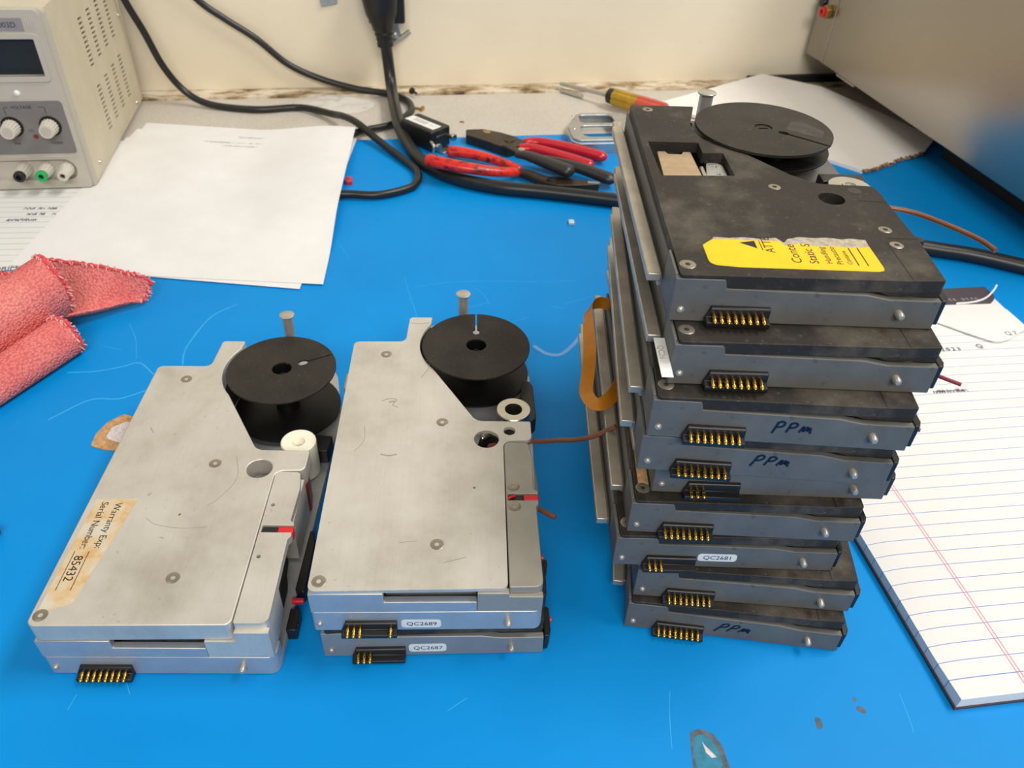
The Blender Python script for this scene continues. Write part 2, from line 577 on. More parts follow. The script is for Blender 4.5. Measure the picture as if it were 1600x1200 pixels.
on_mat(M().prism([rnd([(*p, 2) for p in TAPE], 3), rnd([(*p, 2) for p in TIN], 3)], 0, .1), 'worn_patch_rim', 'brown_edge')
on_mat(M().prism([rnd([(*p, 2) for p in TIN], 3)], 0, .06), 'worn_patch', 'teal')
on_mat(M().prism([TWH], .05, .1), 'scuff', 'backing')
for pts in ([(160.5, 189.2), (162.1, 190.5), (162.9, 189.3), (161.4, 187.4)], [(161, 185.9), (163.6, 186), (165.9, 183.5), (163.8, 182.2), (161.5, 183.8)],
            [(141, 179.7), (143.7, 179.3), (144, 174.9), (140.9, 173.9)]):
    on_mat(M().prism([rnd([(*p, 1) for p in pts], 3)], 0, .06), 'stain', 'brown_edge')

# ------------------------------------------------------------------ tape feeders
def screw(x, y, z, parent, r=3.1):
    m = M().lathe([(0, z - 2.4), (.95, z - 2.4), (1.05, z + .1), (r - .3, z + .14), (r, z), (r, z - .9)], (x, y, 0), 24)
    return m.build('screw', 'screw', parent)

def connector(root, pins):
    m = M()
    prof = [(0.8, .6), (-5.2, .6), (-5.6, 1.2), (-5.6, 3.0), (-2.6, 3.6), (-2.6, 7.0), (-2.0, 7.6), (.8, 7.6)]
    # section in (y, z) swept along x, the left end chamfered
    A, B = 12.4, 36.2
    vs = [(A + (1.6 if z > 4 else 0), y, z) for y, z in prof] + [(B, y, z) for y, z in prof]
    n = len(prof)
    m.add(vs, [tuple(range(n)), tuple(range(n, 2 * n))] + [(i, (i + 1) % n, (i + 1) % n + n, i + n) for i in range(n)])
    c = m.build('connector', 'black', root, bevel=.25)
    for i in range(8):
        if i not in pins:
            continue
        x = 15.2 + i * 2.62
        p = M().lathe([(.55, 0), (.85, .5), (.85, 2.3), (.6, 2.5), (.6, 2.9), (.8, 3.1), (.8, 4.3), (.45, 4.8)], (0, 0, 0), 12,
                      Matrix.Translation((x, -2.4, 5.0)) @ Matrix.Rotation(radians(107), 4, 'X'))
        p.build('contact_pin', 'gold', c)
    return c

def front_pins(root, dark=False):
    m = M().lathe([(0, 1.3), (.9, 1.1), (1.45, .5), (1.5, 0)], seg=16, mat=Matrix.Translation((2.95, -.8, 5.3)) @ Matrix.Rotation(radians(90), 4, 'X'))
    m.build('guide_button', 'satin', root)
    m = M().lathe([(0, 3.9), (1.0, 3.7), (1.5, 3.0), (1.55, 0)], seg=16, mat=Matrix.Translation((84.3, -.6, 7.1)) @ Matrix.Rotation(radians(90), 4, 'X'))
    m.build('locating_pin', 'satin', root)

def rail(root):
    m = M().prism([[(-7.2, 18.5), (-1.6, 18.5), (-1.6, 172), (-3.4, 172), (-4.6, 166), (-7.2, 164)]], 5.0, 8.6)
    m.prism([[(-5.4, 166), (-1.6, 166), (-1.6, 177), (-5.4, 177)]], 2.5, 6.6)
    m.box(-2, .2, 22, 166, .6, 5)
    m.build('side_rail', 'rail', root, bevel=.5)

def xz_wall(m, prof, y0, y1, xf=None):
    """extrude an (x, z) polygon between y0 and y1"""
    m.prism([prof], -y1, -y0, Matrix.Rotation(radians(90), 4, 'X'))

def deck(m, blackkind):
    if blackkind:
        pts = [(-.6, 0, 1), (99.2, 0, 1), (99.6, 70, 2), (104, 95, 4), (101, 160, 8), (84, 180, 8), (50, 186, 4), (32, 186, 4), (30, 169, 2), (-.6, 168, 3)]
    else:
        pts = [(0, 0, 1), (99.4, 0, 4), (100.4, 40, 3), (101.6, 120, 6), (102.8, 168, 14), (95.5, 203, 4), (86, 222, 6), (42, 222, 6), (30, 199, 3), (29, 174, 3), (0, 173, 3)]
    m.prism([rnd(pts)], .2, 5.2)

def qc_label(root, base, txt, xc=46.2, zc=6.0, w=17.0, h=6.0):
    R = Matrix.Translation((xc, -.8, zc)) @ Matrix.Rotation(radians(90), 4, 'X')
    m = M().prism([rnd([(-w / 2, -h / 2, 1.6), (w / 2, -h / 2, 1.6), (w / 2, h / 2, 1.6), (-w / 2, h / 2, 1.6)])], 0, .12, R)
    l = m.build('inventory_label', 'white', root, smooth=False)
    k = M().text(txt, 3.6, R @ Matrix.Translation((.2, -1.25, .15)), 'CENTER', .02)
    # widen the letters as printed
    k.v = [(xc + (x - xc) * 1.05, y, z) for x, y, z in k.v]
    k.build('lettering', 'ink', l, smooth=False)

def ppm(root, x0, z0, sc=1.0, slant=.15):
    R = Matrix.Translation((x0, -.8, z0)) @ Matrix.Rotation(radians(90), 4, 'X')
    m = M()
    def st(p, w=1.05):
        m.stroke([((x + slant * y) * sc, y * sc) for x, y in p], w, .05, 0.02, R)
    st([(0, 5), (-.2, 2), (-.5, -.8)]); st([(0, 4.6), (1.2, 5.4), (2.6, 4.6), (2.2, 3.0), (.2, 2.4)])
    st([(5.0, 4.8), (4.9, 2.4), (4.6, 0)]); st([(5.0, 4.4), (6.2, 5.0), (7.6, 4.2), (7.0, 2.8), (5.0, 2.3)])
    st([(9.4, .3), (9.8, 2.0), (10.2, 3.4), (10.6, 1.6), (10.9, 1.2), (11.5, 3.0), (12.0, 2.9), (12.2, 1.4), (12.7, 2.6), (13.2, 2.4), (13.4, .8), (14.2, .4)])
    m.build('marker_writing', 'marker', root, smooth=False)

def reel(root, cx, cy, r, zlow, ztop, hub_r, key_a, key_r, style=0):
    m = M().lathe([(1.5, zlow - 1.2), (r - .5, zlow - 1.2), (r, zlow - .8), (r, zlow), (r - 1, zlow + .3), (hub_r + 1.3, zlow + .4),
                   (hub_r + 1.2, ztop - 1.3), (hub_r, ztop - 1.3), (hub_r, zlow + 1), (1.5, zlow + 1)], (cx, cy, 0), 64)
    o = m.build('reel', 'shaded_reel', root)
    ca, sa = cos(key_a), sin(key_a)
    def loc(u, v):
        return (cx + u * ca - v * sa, cy + u * sa + v * ca)
    kr = 2.0 if style else 2.3
    hw = .55 if style < 2 else .75
    a0 = math.asin(hw / r)
    outer = [loc(r * cos(t), r * sin(t)) for t in [a0 + (2 * pi - 2 * a0) * i / 90 for i in range(91)]]
    b0 = math.asin(hw / kr)
    ku = key_r
    key = [loc(ku + kr * 1.35 * cos(t), kr * sin(t)) for t in [-b0 - (2 * pi - 2 * b0) * i / 20 for i in range(21)]]
    loop = outer + key
    hole = circ(cx, cy, hub_r, 36)
    t = M().prism([loop, hole], ztop - 1.3, ztop)
    t.build('top_flange', 'reel', o, bevel=.2)
    if style == 2:
        t = M().prism([circ(cx, cy, 4.2, 30), [(cx - 2.2, cy - .9), (cx + 2.2, cy - .9), (cx + 2.2, cy + .9), (cx - 2.2, cy + .9)]], ztop - 2.6, ztop - .5)
        t.build('hub', 'reel', o, bevel=.2)
    else:
        t = M().lathe([(1.2, zlow), (1.2, ztop - 5), (2.4, ztop - 5), (2.4, zlow)], (cx, cy, 0), 24)
        t.build('spindle', 'black', o)
    return o

def peg(root, x, y, z0, z1, r=3.1, rc=4.4):
    M().lathe([(0, z0), (r, z0), (r, z1 - 1), (rc - .2, z1 - .9), (rc, z1 - .5), (rc, z1 - .2), (rc - .3, z1), (0, z1)], (x, y, 0), 28).build('peg', 'satin', root)

def silver_feeder(T, wall_h, mech):
    """the two silver feeders; local frame: front left corner of the body at the origin"""
    root = empty('tape_feeder', (0, 0, 0))
    b = M()
    deck(b, False)
    b.prism([rnd([(0, -.8, 1.6), (99.2, -.8, 4), (99.4, 8, 0), (0, 8, 0)], 6)], .2, 13.4)
    prof = [(0, 13.4), (70.6, 13.4), (70.6, 20.3), (31.2, 20.3), (31.2, wall_h), (0, wall_h)]
    xz_wall(b, prof, -.8, 2.6)
    b.box(0, 2, 2, 172, 5, wall_h)
    b.box(31.2, 70.6, 6, 8, 5, wall_h)
    base = b.build('base', 'cast', root, bevel=.35)
    arcp = arc(73, 171, 35.5, 220, 148)
    out = rnd([(0, -.5, 3.2), (83.6, .6, 3), (83.9, 89.9, 4.5), (98.4, 90.4, 3), (98.5, 104.5, 1.2),
               ((71.0 if mech == 'A' else 70.2), 104.6, 7)] + arcp + [(43.6, 197.6, .6), (30.3, 197.4, 2.2), (29.3, 173, 4), (-.3, 172.4, 3.2)], 6)
    w_ = M().prism([arc(73, 171, 35.7, 228, 147) + arc(73, 171, 39, 147, 228)], 5.2, wall_h)
    w_.build('reel_well', 'dark', root)
    holes = [circ(75.5, 91.2, 6.4)]
    if mech == 'B':
        holes.append(circ(87.4, 97.3, 3.1))
    holes.append(circ(69.3, 57.9, .7, 10)) if mech == 'B' else None
    c = M().prism([out] + holes, wall_h, T)
    cover = c.build('cover', 'alu', root, bevel=.45)
    # side cover at the right with the slot across it
    ya, yb = 50.2, 54.4
    sc = rnd([(84.3, 1.4, .8), (98.8, 1.6, 3.4), (98.3, 46, 0), (99.5, 48, .5), (99.5, ya, 0), (85.2, ya, 0), (85.2, yb, 0), (99.6, yb, 0), (99.6, 55.8, .5),
              (97.6, 57.5, .5), (98.2, 78, 2), (96.4, 89.0, 2), (84.3, 89.4, 3)], 5)
    c = M().prism([sc] + ([circ(85.9 + 1.4, 67.2, 1.0, 14), circ(85.9 + 1.4, 36.2, 1.0, 14)] if mech == 'A' else []), T - 4.5, T - .15)
    xz_wall(c, [(70.8, 13.6), (98.8, 13.6), (98.8, T - 4.5), (84.3, T - 4.5), (84.3, wall_h - .2), (70.8, wall_h - .2)], -.6, 2.4)
    c.prism([rnd([(86, 1.6, 0), (98.8, 1.6, 3.4), (98.6, 22, 0), (96.8, 22, 0)], 5)], 13.6, T - 4.4)
    c.box(86, 98, 58, 88, 7, T - 4.4)
    side = c.build('side_cover', 'alu' if mech == 'A' else 'dull', root, bevel=.35)
    # dark works inside the side opening
    k = M().box(85.5, 90, 6, 60, 5.2, T - 4.6)
    k.cyl((91, 34, 12), (95.5, 34, 12), 9).cyl((91, 44, 16), (95, 44, 16), 5).box(90, 93, 22, 56, 6, 10)
    k.build('drive_works', 'dark', root, bevel=.3)
    # latch strip in the slot
    M().box(85.4, 92.5, 50.6, 54.0, T - 5, T - .9).build('latch_spring', 'black', root, bevel=.3)
    l = M().box(92.6, 99.8, 50.5, 54.1, T - 6, T - .5)
    l.build('latch', 'red', root, bevel=.5)
    if mech == 'B':
        M().tube([(85.2, 51.4, T - .6), (86.6, 52.0, T + .1), (88.6, 53.0, T - .3)], .6, 8).build('wire_end', 'red', root)
    z = T
    for x, y in ((19, 160.6), (52.7, 94.2 if mech == 'A' else 103.6), (52.9, 24), (4.2, 4.6)):
        screw(x, y, z, root)
    if mech == 'B':
        screw(87.8, 58.8, z - .1, root)
        screw(88.0, 46.2, z - .1, root)
    connector(root, set(range(8)) if mech == 'A' else {0, 1, 2, 7})
    front_pins(root)
    M().box(-3.4, .1, 140, 153, 4, 20).build('side_rail', 'rail', root, bevel=.5)
    if mech == 'A':
        reel(root, 71.3, 169.3, 31, 9.5, 38.6, 5.6, radians(28), 12.5)
        m = M().lathe([(2.6, 18), (2.6, 26), (3.6, 27.6), (8.8, 28.1), (9.4, 27.6), (9.5, 6), (2.6, 6), (2.6, 18)], (88.6, 120, 0), 40)
        m.build('tape_roller', 'nylon', root)
        peg(root, 69.0, 205, 5, 51.5)
        M().prism([rnd([(93, 126, 1), (102, 126, 1), (103, 138, 1), (93, 139, 1)])], 5, 15).build('stop_block', 'black', root, bevel=.5)
        M().prism([rnd([(90.5, 86, 1), (98.6, 90, 3), (96.5, 104, 3), (90.5, 104, 1)])], 5.2, 26).build('tape_guide', 'dkred', root, bevel=.5)
        M().prism([rnd([(64, 84, 1), (86, 86, 1), (84, 100, 2), (66, 98, 2)])], 5.2, 14).build('guide_plate', 'body', root, bevel=.4)
        M().prism([rnd([(99.8, 38, 0), (104.5, 36, 1), (104.5, 66, 2), (102, 74, 2), (100.8, 74, 0)])], 1, 9).build('contact_strip', 'black', root, bevel=.4)
        M().cyl((99, 33.6, 6), (104.3, 33.6, 6), 1.6).build('release_button', 'red', root)
        M().box(99.4, 104, 16.5, 28, .4, 8).cyl((103, 21, 5.5), (104.6, 21, 5.5), 1.6).build('latch_housing', 'black', root, bevel=.4)
    else:
        reel(root, 70.3, 168, 31.2, 9.5, 30, 5.8, radians(90), 13.0, 1)
        m = M().lathe([(4.7, 24.6), (8.9, 24.6), (9.3, 24.1), (9.3, 6), (4.6, 6), (4.6, 24.2), (4.7, 24.6)], (90.4, 118, 0), 40)
        m.build('tape_roller', 'steel', root)
        peg(root, 62.4, 205, 5, 41)
        M().prism([rnd([(94, 120, 2), (103.5, 118, 4), (103, 152, 8), (97, 156, 4)])], 5.2, 15).build('stop_block', 'black', root, bevel=.5)
        M().prism([rnd([(70, 104.5, 0), (82, 104.5, 0), (82, 116, 3), (74, 119, 4)])], 5.2, 6.2).build('spring_well', 'dark', root)
        coil = [(73 + 6 * i / 90, 110 + 4.5 * i / 90 + 2.2 * cos(i * .62), 10 + 2.2 * sin(i * .62)) for i in range(91)]
        M().tube(coil, .4, 6, 2).build('spring', 'steel', root)
        M().prism([rnd([(77, 84, 1), (83, 85, 1), (82, 100, 2), (76, 98, 2)])], 6, 18).build('tape_guide', 'dkred', root, bevel=.4)
        M().prism([rnd([(64, 84, 1), (76, 85, 1), (75, 100, 2), (66, 98, 2)])], 5.2, 14).build('guide_plate', 'alu', root, bevel=.4)
        M().tube([(92, 97.5, 17), (98.4, 97.9, 20.0), (103.9, 95.9, 22.0), (111.4, 91.1, 27.5), (120.1, 84.9, 34.0), (128.3, 79.9, 41.5), (137.5, 79.3, 48.5)], 1.25, 10).build('bent_wire', 'copper', root)
        M().tube([(98, 63.5, 10), (102.4, 59.7, 10), (109.3, 54.8, 10)], 1.3, 10).build('short_wire', 'copper', root)
        M().cyl((98.5, 33, 7), (101.9, 33, 7), 1.5).build('release_button', 'red', root)
        M().prism([rnd([(99.4, 8, 0), (101.6, 9, 1), (102.0, 24, 2), (100.2, 30, 0)])], 2, 12).build('latch_housing', 'black', root, bevel=.4)
        # end of a brown tape along the slanted edge
        M().tube([(56, 133, T - 4), (64, 116, T - 5), (70.5, 107.5, T - 5)], 1.0, 8).build('tape_edge', 'copper', root)
    return root, base

def scuffs(cover_z, root, lines, mt='scuff'):
    for pts, w in lines:
        M().stroke(pts, w, .02, cover_z, sub=4).build('scuff_mark', mt, root, smooth=False)
MT['scuff'] = plain('grey_scuff', srgb(150, 144, 133), .7, .2)
MT['rustspot'] = plain('rust_spot', srgb(140, 100, 64), .8)

def place(root, x, y, z, yaw):
    root.location = (x * S, y * S, z * S)
    root.rotation_euler = (0, 0, yaw)
    return root

fa, fa_base = silver_feeder(36.3, 25.4, 'A')
place(fa, -195.76, 181.51, 0, .0549)
tag(fa, 'silver tape feeder alone on the left, with faded serial number sticker', 'feeder', 'silver feeders')
scuffs(36.3, fa, [([(30, 58), (36, 54), (48, 52), (60, 53)], .25), ([(62, 100), (66, 84), (60, 70), (56, 66)], .25), ([(12, 120), (15, 116)], .4)])
scuffs(36.3, fa, [([(44.5, 60.5), (45.5, 60)], 1.3)], 'rustspot')
# worn sticker on its cover
lab = M().prism([rnd([(2.2, 6, 1), (15, 10, 3), (22.5, 70, .6), (3.2, 69, .6)])], 36.31, 36.36)
t = NT('aged_sticker')
f = t.noise(t.coord(), 55, 5, .65)
MT['sticker'] = t.set(t.ramp(f, [(.40, srgb(203, 196, 181)), (.52, srgb(206, 180, 138)), (.62, srgb(198, 156, 98))]), .55)
lab = lab.build('serial_sticker', 'sticker', fa, smooth=False)
def down(x, y, z=36.38):
    return Matrix.Translation((x, y, z)) @ Matrix.Rotation(radians(-90), 4, 'Z')
k = M().text('Warranty Exp:', 4.6, down(13.0, 67)).text('Serial Number:', 4.6, down(6.6, 67.5))
k.stroke([(5.2, 38), (5.2, 17)], .3, .04, 36.36).stroke([(11.5, 38), (11.5, 17)], .3, .04, 36.36)
k.build('faded_lettering', 'ink', lab, smooth=False)
M().text('85432', 5.6, down(6.3, 35.6)).build('serial_number', 'ink', lab, smooth=False)

fb, fb_base = silver_feeder(28.0, 26.2, 'B')
place(fb, -80.35, 195.04, 23.35, .0701)
tag(fb, 'silver tape feeder in the middle lying on top of a thinner feeder, QC2689 label', 'feeder', 'silver feeders')
scuffs(28.0, fb, [([(20, 120), (24, 122), (28, 121), (26, 117), (29, 115)], .5), ([(24, 119), (27, 120)], 1.0), ([(10, 82), (14, 90), (13, 100)], .25), ([(23, 80), (27, 79), (31, 80)], .8),
                  ([(30, 192), (36, 191), (42, 192)], .4), ([(56, 14), (66, 17)], .3), ([(40, 140), (44, 150), (42, 156)], .3), ([(44, 26), (36, 25)], .25)])
qc_label(fb, fb_base, 'QC2689', 46.6, 5.0, 17.2, 5.6)

def black_feeder(T, pins, top=False, tl=18.6, bm='body'):
    root = empty('tape_feeder', (0, 0, 0))
    b = M()
    deck(b, True)
    prof = [(-.8, .2), (99.2, .2), (98.9, 12.6), (79.5, 12.6), (70.2, 14.3), (34, 14.6), (18.4, 14.8), (17.6, tl - .6), (16.8, tl), (-.8, tl)]
    xz_wall(b, prof, -.8, 2.2)
    b.box(-.8, .6, 2, 19, 5, tl + .4)
    b.box(-.2, 1.2, 22, 166, 5, tl - 3)
    base = b.build('base', bm, root, bevel=.35)
    holes = []
    if top:
        holes = [rnd([(5.4, 81.8, 0), (38.6, 84.4, 0), (38.0, 108.5, .6), (28.4, 107.6, 0), (28.4, 119.4, .6), (4.2, 118.6, .6)]), circ(76, 65.5, 5.6)]
    body = rnd([(.7, -.7, 1.5), (86, .8, 0), (98.6, 1.6, .8), (100.2, 30.5, 0), (102.4, 31, .3), (102.4, 34.4, .3), (100, 35, 0), (99.2, 64, 0), (99.6, 70, 2), (98.6, 79.2, 3),
                (74, 79.6, 8), (64.0, 88.0), (40.4, 120.0)] + arc(64, 139, 35.6, 206, 160) + [(34.2, 166.5, .6), (.9, 165.3, 2)], 6)
    c = M()
    zt = T - .15
    c.prism([body] + holes, 15.0, zt)
    xz_wall(c, [(80.2, 12.8), (98.4, 12.8), (98.4, 15.2), (72.5, 15.2)], 1.8, 30)
    cover = c.build('cover', 'black_cover', root, bevel=.35)
    g = M().box(87.5, 100.2, 32.2, 33.2, zt - .2, zt + .06).box(87, 99.4, 64.2, 64.9, zt - .2, zt + .06).box(86.2, 86.7, 1.2, 30, zt - .1, zt + .04)
    g.build('cover_seam', 'dark', root)
    screw(4.4, 7.0, zt, root)
    connector(root, pins)
    front_pins(root)
    rail(root)
    M().prism([rnd([(99.3, .2, 0), (101.2, .2, .4), (102.4, 3, .5), (102.4, 15, .5), (99.6, 17, 0)])], 1.6, 12.4).build('end_cap', 'black', root, bevel=.8)
    return root, base, cover, zt

full = set(range(8))
three = {0, 1, 2}
fl, fl_base, _, _ = black_feeder(23.35, three, tl=18.0, bm='pale_body')
place(fl, -78.0, 196.83, 0, .0808)
tag(fl, 'thin feeder with QC2687 label lying beneath the middle silver feeder', 'feeder', 'silver feeders')
qc_label(fl, fl_base, 'QC2687', 46.2, 6.0, 17.0, 6.0)
M().cyl((101.5, 11.5, 8), (103.6, 11.5, 8), 1.3).build('release_button', 'red', fl)

ST = [(57.93, 246.95, .032, full, 'topmost feeder of the tall stack, black with a torn yellow sticker and a reel'),
      (59.4, 234.2, .025, full, 'second feeder from the top of the stack, just under the yellow-stickered one'),
      (53.93, 226.16, -.009, full, 'upper of two adjoining feeders marked PPM, third from the stack top'),
      (53.03, 227.85, -.02, full, 'lower of two adjoining feeders marked PPM, fourth from the stack top'),
      (62.76, 234.66, .025, three, 'fifth feeder from the stack top, three gold pins and no white label'),
      (54.47, 228.97, .01, full, 'black feeder directly on top of the QC2681 feeder in the stack'),
      (50.39, 226.41, .028, three, 'black feeder with the white QC2681 label low in the stack'),
      (62.57, 224.97, -.03, full, 'second feeder from the bottom of the stack, under the QC2681 one'),
      (60.73, 221.45, -.075, full, 'bottom feeder of the tall stack, marked PPM, on the blue mat')]
H = 20.15
stack = []
for i, (x, y, yaw, pins, lab_) in enumerate(ST):
    r, b, c, zt = black_feeder(H, pins, top=(i == 0))
    place(r, x, y, H * (8 - i), yaw)
    tag(r, lab_, 'feeder', 'black feeders in the tall stack')
    stack.append((r, b, c, zt))
ppm(stack[2][1], 47.0, 6.2, 1.0)
ppm(stack[3][1], 44.4, 7.0, 1.0, .3)
ppm(stack[8][1], 42.2, 5.6, 1.05, .5)
qc_label(stack[6][0], stack[6][1], 'QC2681', 45.8, 7.1, 17.6, 5.0)
M().prism([rnd([(2.5, 8, 1), (7, 8, 1), (7, 40, 1), (2.5, 40, 1)])], H - .15, H - .05).build('tan_label', 'tan', stack[5][0])

# details of the topmost feeder
C, Cb, Cc, zt = stack[0]
for x, y in ((53.8, 74.8), (89.7, 39.6), (89.8, 27.4), (9.4, 160)):
    screw(x, y, zt, C, 2.7)
M().lathe([(0, zt + .1), (3, zt + .1), (3, zt - .5)], (88.6, 73.8, 0), 24).build('rubber_plug', 'rubber', C)
s_ = M().prism([rnd([(7.4, 82.6, 1.2), (25.4, 83.6, 1.2), (24.4, 114.6, 1), (20.6, 114.4, .4), (19.4, 111.6, .4), (13.4, 111.4, .4), (12.2, 114.2, .4), (8.2, 114, 1)])], 5.2, zt - 2.6)
s_.build('solenoid', 'solenoid', C, bevel=2.2, seg=3)
br = M().prism([rnd([(27, 86, 1), (37.4, 87, .6), (37.2, 104, 4), (30, 104.6, 2)]), circ(33.4, 100.4, 1.0, 12), circ(33.6, 92.4, 1.0, 12)], zt - 4.4, zt - 3.2)
br.prism([circ(33.4, 100.4, 1.0, 12)], zt - 4.4, zt - 3.8).prism([circ(33.6, 92.4, 1.0, 12)], zt - 4.4, zt - 3.8)
br.build('solenoid_bracket', 'zinc', C, bevel=.2)
M().box(26, 28, 84, 100, 5.2, zt - 3).build('plunger', 'steel', C, bevel=.5)
reel(C, 64.0, 138.2, 33.6, 13.4, 21.6, 4.3, radians(-37), 10.5, 2)
M().prism([rnd([(75, 137, 1), (80, 147, 1), (85.5, 148, 2), (94, 136, 2), (90, 127, 2), (83, 131, 1)])], 21.6, 21.63).build('dust_smear', 'smear', C)
m = M().lathe([(0, 14), (2.4, 14), (2.6, 15.2), (3.4, 15.2), (3.6, 14.6), (9.4, 14.6), (9.7, 14.1), (9.7, 6), (0, 6)], (93.8, 90.5, 0), 40)
m.build('tape_roller', 'satin', C)
M().prism([rnd([(84, 98, 1), (105, 99.4, 1), (105, 107, 1), (84, 106, 1)])], 5.2, 13).build('stop_block', 'black', C, bevel=.5)
peg(C, 43, 178, 5, 24, 3.6, 5.0)
M().tube([(98, 80, 9), (104, 80.2, 9.6), (109.6, 79.2, 10), (119.6, 75.2, 10), (130.2, 66, 9.6), (139.5, 55.5, 9), (143.1, 46.6, 8.6)], 1.15, 10).build('bent_wire', 'copper', C)
M().prism([arc(64, 139, 35.8, 212, 150) + arc(64, 139, 38.5, 150, 212)], 5.2, 15).build('reel_well', 'dark', C)
# torn yellow warning sticker
Y = [(12.6, 21.6), (17, 26.2), (24, 26.8), (34, 26.4), (43.4, 26.8), (44.6, 23.4), (48, 24.6), (52, 25.4), (58, 23.6), (63, 24.4), (70, 23.6), (78.1, 24.6), (78.2, 9.2), (77.6, 7.4), (75.6, 6.6), (23.4, 6.2), (15, 7.2), (13.2, 8.6), (12.7, 10.5)]
yl = M().prism([Y], zt, zt + .1).build('warning_sticker', 'yellow', C, smooth=False)
W_ = [(17, 26.0), (24, 26.6), (34, 26.2), (43.4, 26.6), (44.6, 23.2), (48, 24.4), (52, 25.2), (58, 23.4), (63, 24.2), (70, 23.4), (78.1, 24.4),
      (78.3, 30.2), (72, 30.8), (69, 30.0), (63, 31.0), (58, 30.2), (52, 30.6), (47, 28.6), (45, 25.6), (42.6, 29.2), (36, 28.0), (30, 28.8), (24, 27.8), (18, 28.2)]
M().prism([W_], zt, zt + .08).build('torn_paper_edge', 'torn', yl, smooth=False)
def upw(x, y, z=None):
    return Matrix.Translation((x, y, zt + .12)) @ Matrix.Rotation(radians(90), 4, 'Z')
k = M().prism([[(27.2, 24.4), (33.4, 26.2), (33.4, 20.4)]], zt + .1, zt + .13)
k.text('ATTE', 5.0, upw(39.6, 17.6)).text('Conte', 5.4, upw(48.2, 10.6)).text('Static S', 5.0, upw(54.4, 10.6))
k.text('Handling', 3.5, upw(59.6, 11)).text('Precautio', 3.4, upw(63.6, 10.8)).text('Containe', 2.7, upw(67.2, 11))
k.stroke([(69.2, 10.4), (69.2, 23.4)], .5, .03, zt + .1).stroke([(72.8, 10.4), (72.8, 23.8)], .5, .03, zt + .1)
k.stroke([(35.2, 19.2), (35.2, 26.2)], .35, .03, zt + .1)
k.build('printed_text', 'ink', yl, smooth=False)
# a folded label hanging off the rail side of the second feeder
m = M().box(-5.4, -1.0, -9, 15, 9.6, 9.9)
m.build('hanging_label', 'white', stack[1][0], bevel=.1)
M().text('QC26', 3.4, Matrix.Translation((-4.6, 10, 9.95)) @ Matrix.Rotation(radians(-90), 4, 'Z')).build('hanging_label_print', 'greyink', stack[1][0], smooth=False)
M().tube([(101, 6, 5), (105.2, 2.7, 5), (110.3, -.8, 5)], .8, 8).build('short_wire', 'dkred', stack[1][0])
M().tube([(101, 9, 5), (106, 6.4, 5)], .8, 8).build('short_wire', 'dkred', stack[2][0])

# amber flat cable looping out of the sixth feeder's rail side
def ribbon(pts, ups, w, th, name, mt, parent=None, sub=8):
    P = spline(pts, sub)
    U = spline(ups, sub)
    n = len(P)
    m = M()
    vs, fs = [], []
    for i in range(n):
        t = (P[min(i + 1, n - 1)] - P[max(i - 1, 0)]).normalized()
        u = (U[i] - t * U[i].dot(t)).normalized()
        nn = t.cross(u)
        for a, b in ((-1, -1), (1, -1), (1, 1), (-1, 1)):
            vs.append(tuple(P[i] + u * a * w / 2 + nn * b * th / 2))
    for i in range(n - 1):
        for k in range(4):
            fs.append((i * 4 + k, i * 4 + (k + 1) % 4, i * 4 + 4 + (k + 1) % 4, i * 4 + 4 + k))
    fs += [(0, 1, 2, 3), (n * 4 - 4, n * 4 - 3, n * 4 - 2, n * 4 - 1)]
    m.add(vs, fs)
    return m.build(name, mt, parent)
ribbon([(1, 150, 18), (-6, 150, 19), (-12, 143, 19.5), (-13, 128, 19), (-13, 108, 16), (-14.5, 92, 12), (-15.5, 80, 10), (-11, 70.5, 11), (-4, 74, 13), (1.5, 84, 14.5)],
       [(0, .3, 1), (0, .2, 1), (.6, 0, 1), (1, 0, .8), (1, 0, .3), (1, .1, .15), (1, .5, .3), (.5, 1, .5), (-.2, 1, .6), (-.4, 1, .6)], 7.0, .3, 'flat_cable', 'kapton', stack[5][0])

# ------------------------------------------------------------------ bench power supply
PSU = empty('bench_power_supply', (-376.5, 636.5, 0), .1915)
tag(PSU, 'beige bench power supply with display, knobs and binding posts at the left', 'power supply')
b = M().box(-150, -8, 9, 208, 3, 146)
body = b.build('case', 'dark', PSU)
slots = []
for y0 in (84, 112, 140.5, 169):
    for base_z in (22, 80):
        for i in range(11):
            z = base_z + i * 3.9
            slots.append([(y0 - 5.5, z - .5), (y0 + 5.5, z - 1.3), (y0 + 5.5, z + .6), (y0 - 5.5, z + 1.4)])
plate = rnd([(9.4, 2.5, 1), (212, 2.5, 2), (212, 146.5, 3), (9.4, 146.5, 1)])
mt_side = Matrix(((0, 0, 1, 0), (1, 0, 0, 0), (0, 1, 0, 0), (0, 0, 0, 1)))     # (y, z, x) -> world
m = M().prism([plate] + slots, -1.3, 0, mt_side)
m.box(-150, -.1, 9.4, 212, 146, 147.4)
m.build('vented_cover', 'beige', PSU)
bez = M()
fmat = Matrix(((1, 0, 0, 0), (0, 0, 1, 0), (0, 1, 0, 0), (0, 0, 0, 1)))        # (x, z, y) -> world
bez.prism([rnd([(-152, 2, 2), (-2.4, 2, 2), (-2.4, 148, 4), (-152, 148, 4)]),
           rnd([(-146, 98.3, 1), (-11, 98.3, 1), (-11, 127, 1), (-146, 127, 1)]),
           rnd([(-88, 9.4, 9.2), (-10.5, 9.4, 9.2), (-10.5, 28, 9.2), (-88, 28, 9.2)], 8)], 0, 9.4, fmat)
bez.prism([rnd([(-152, 2, 2), (.3, 2, 2), (.3, 147.8, 4), (-152, 147.8, 4)]), rnd([(-146, 8, 1), (-9, 8, 1), (-9, 128, 1), (-146, 128, 1)])], 3.5, 9.4, fmat)
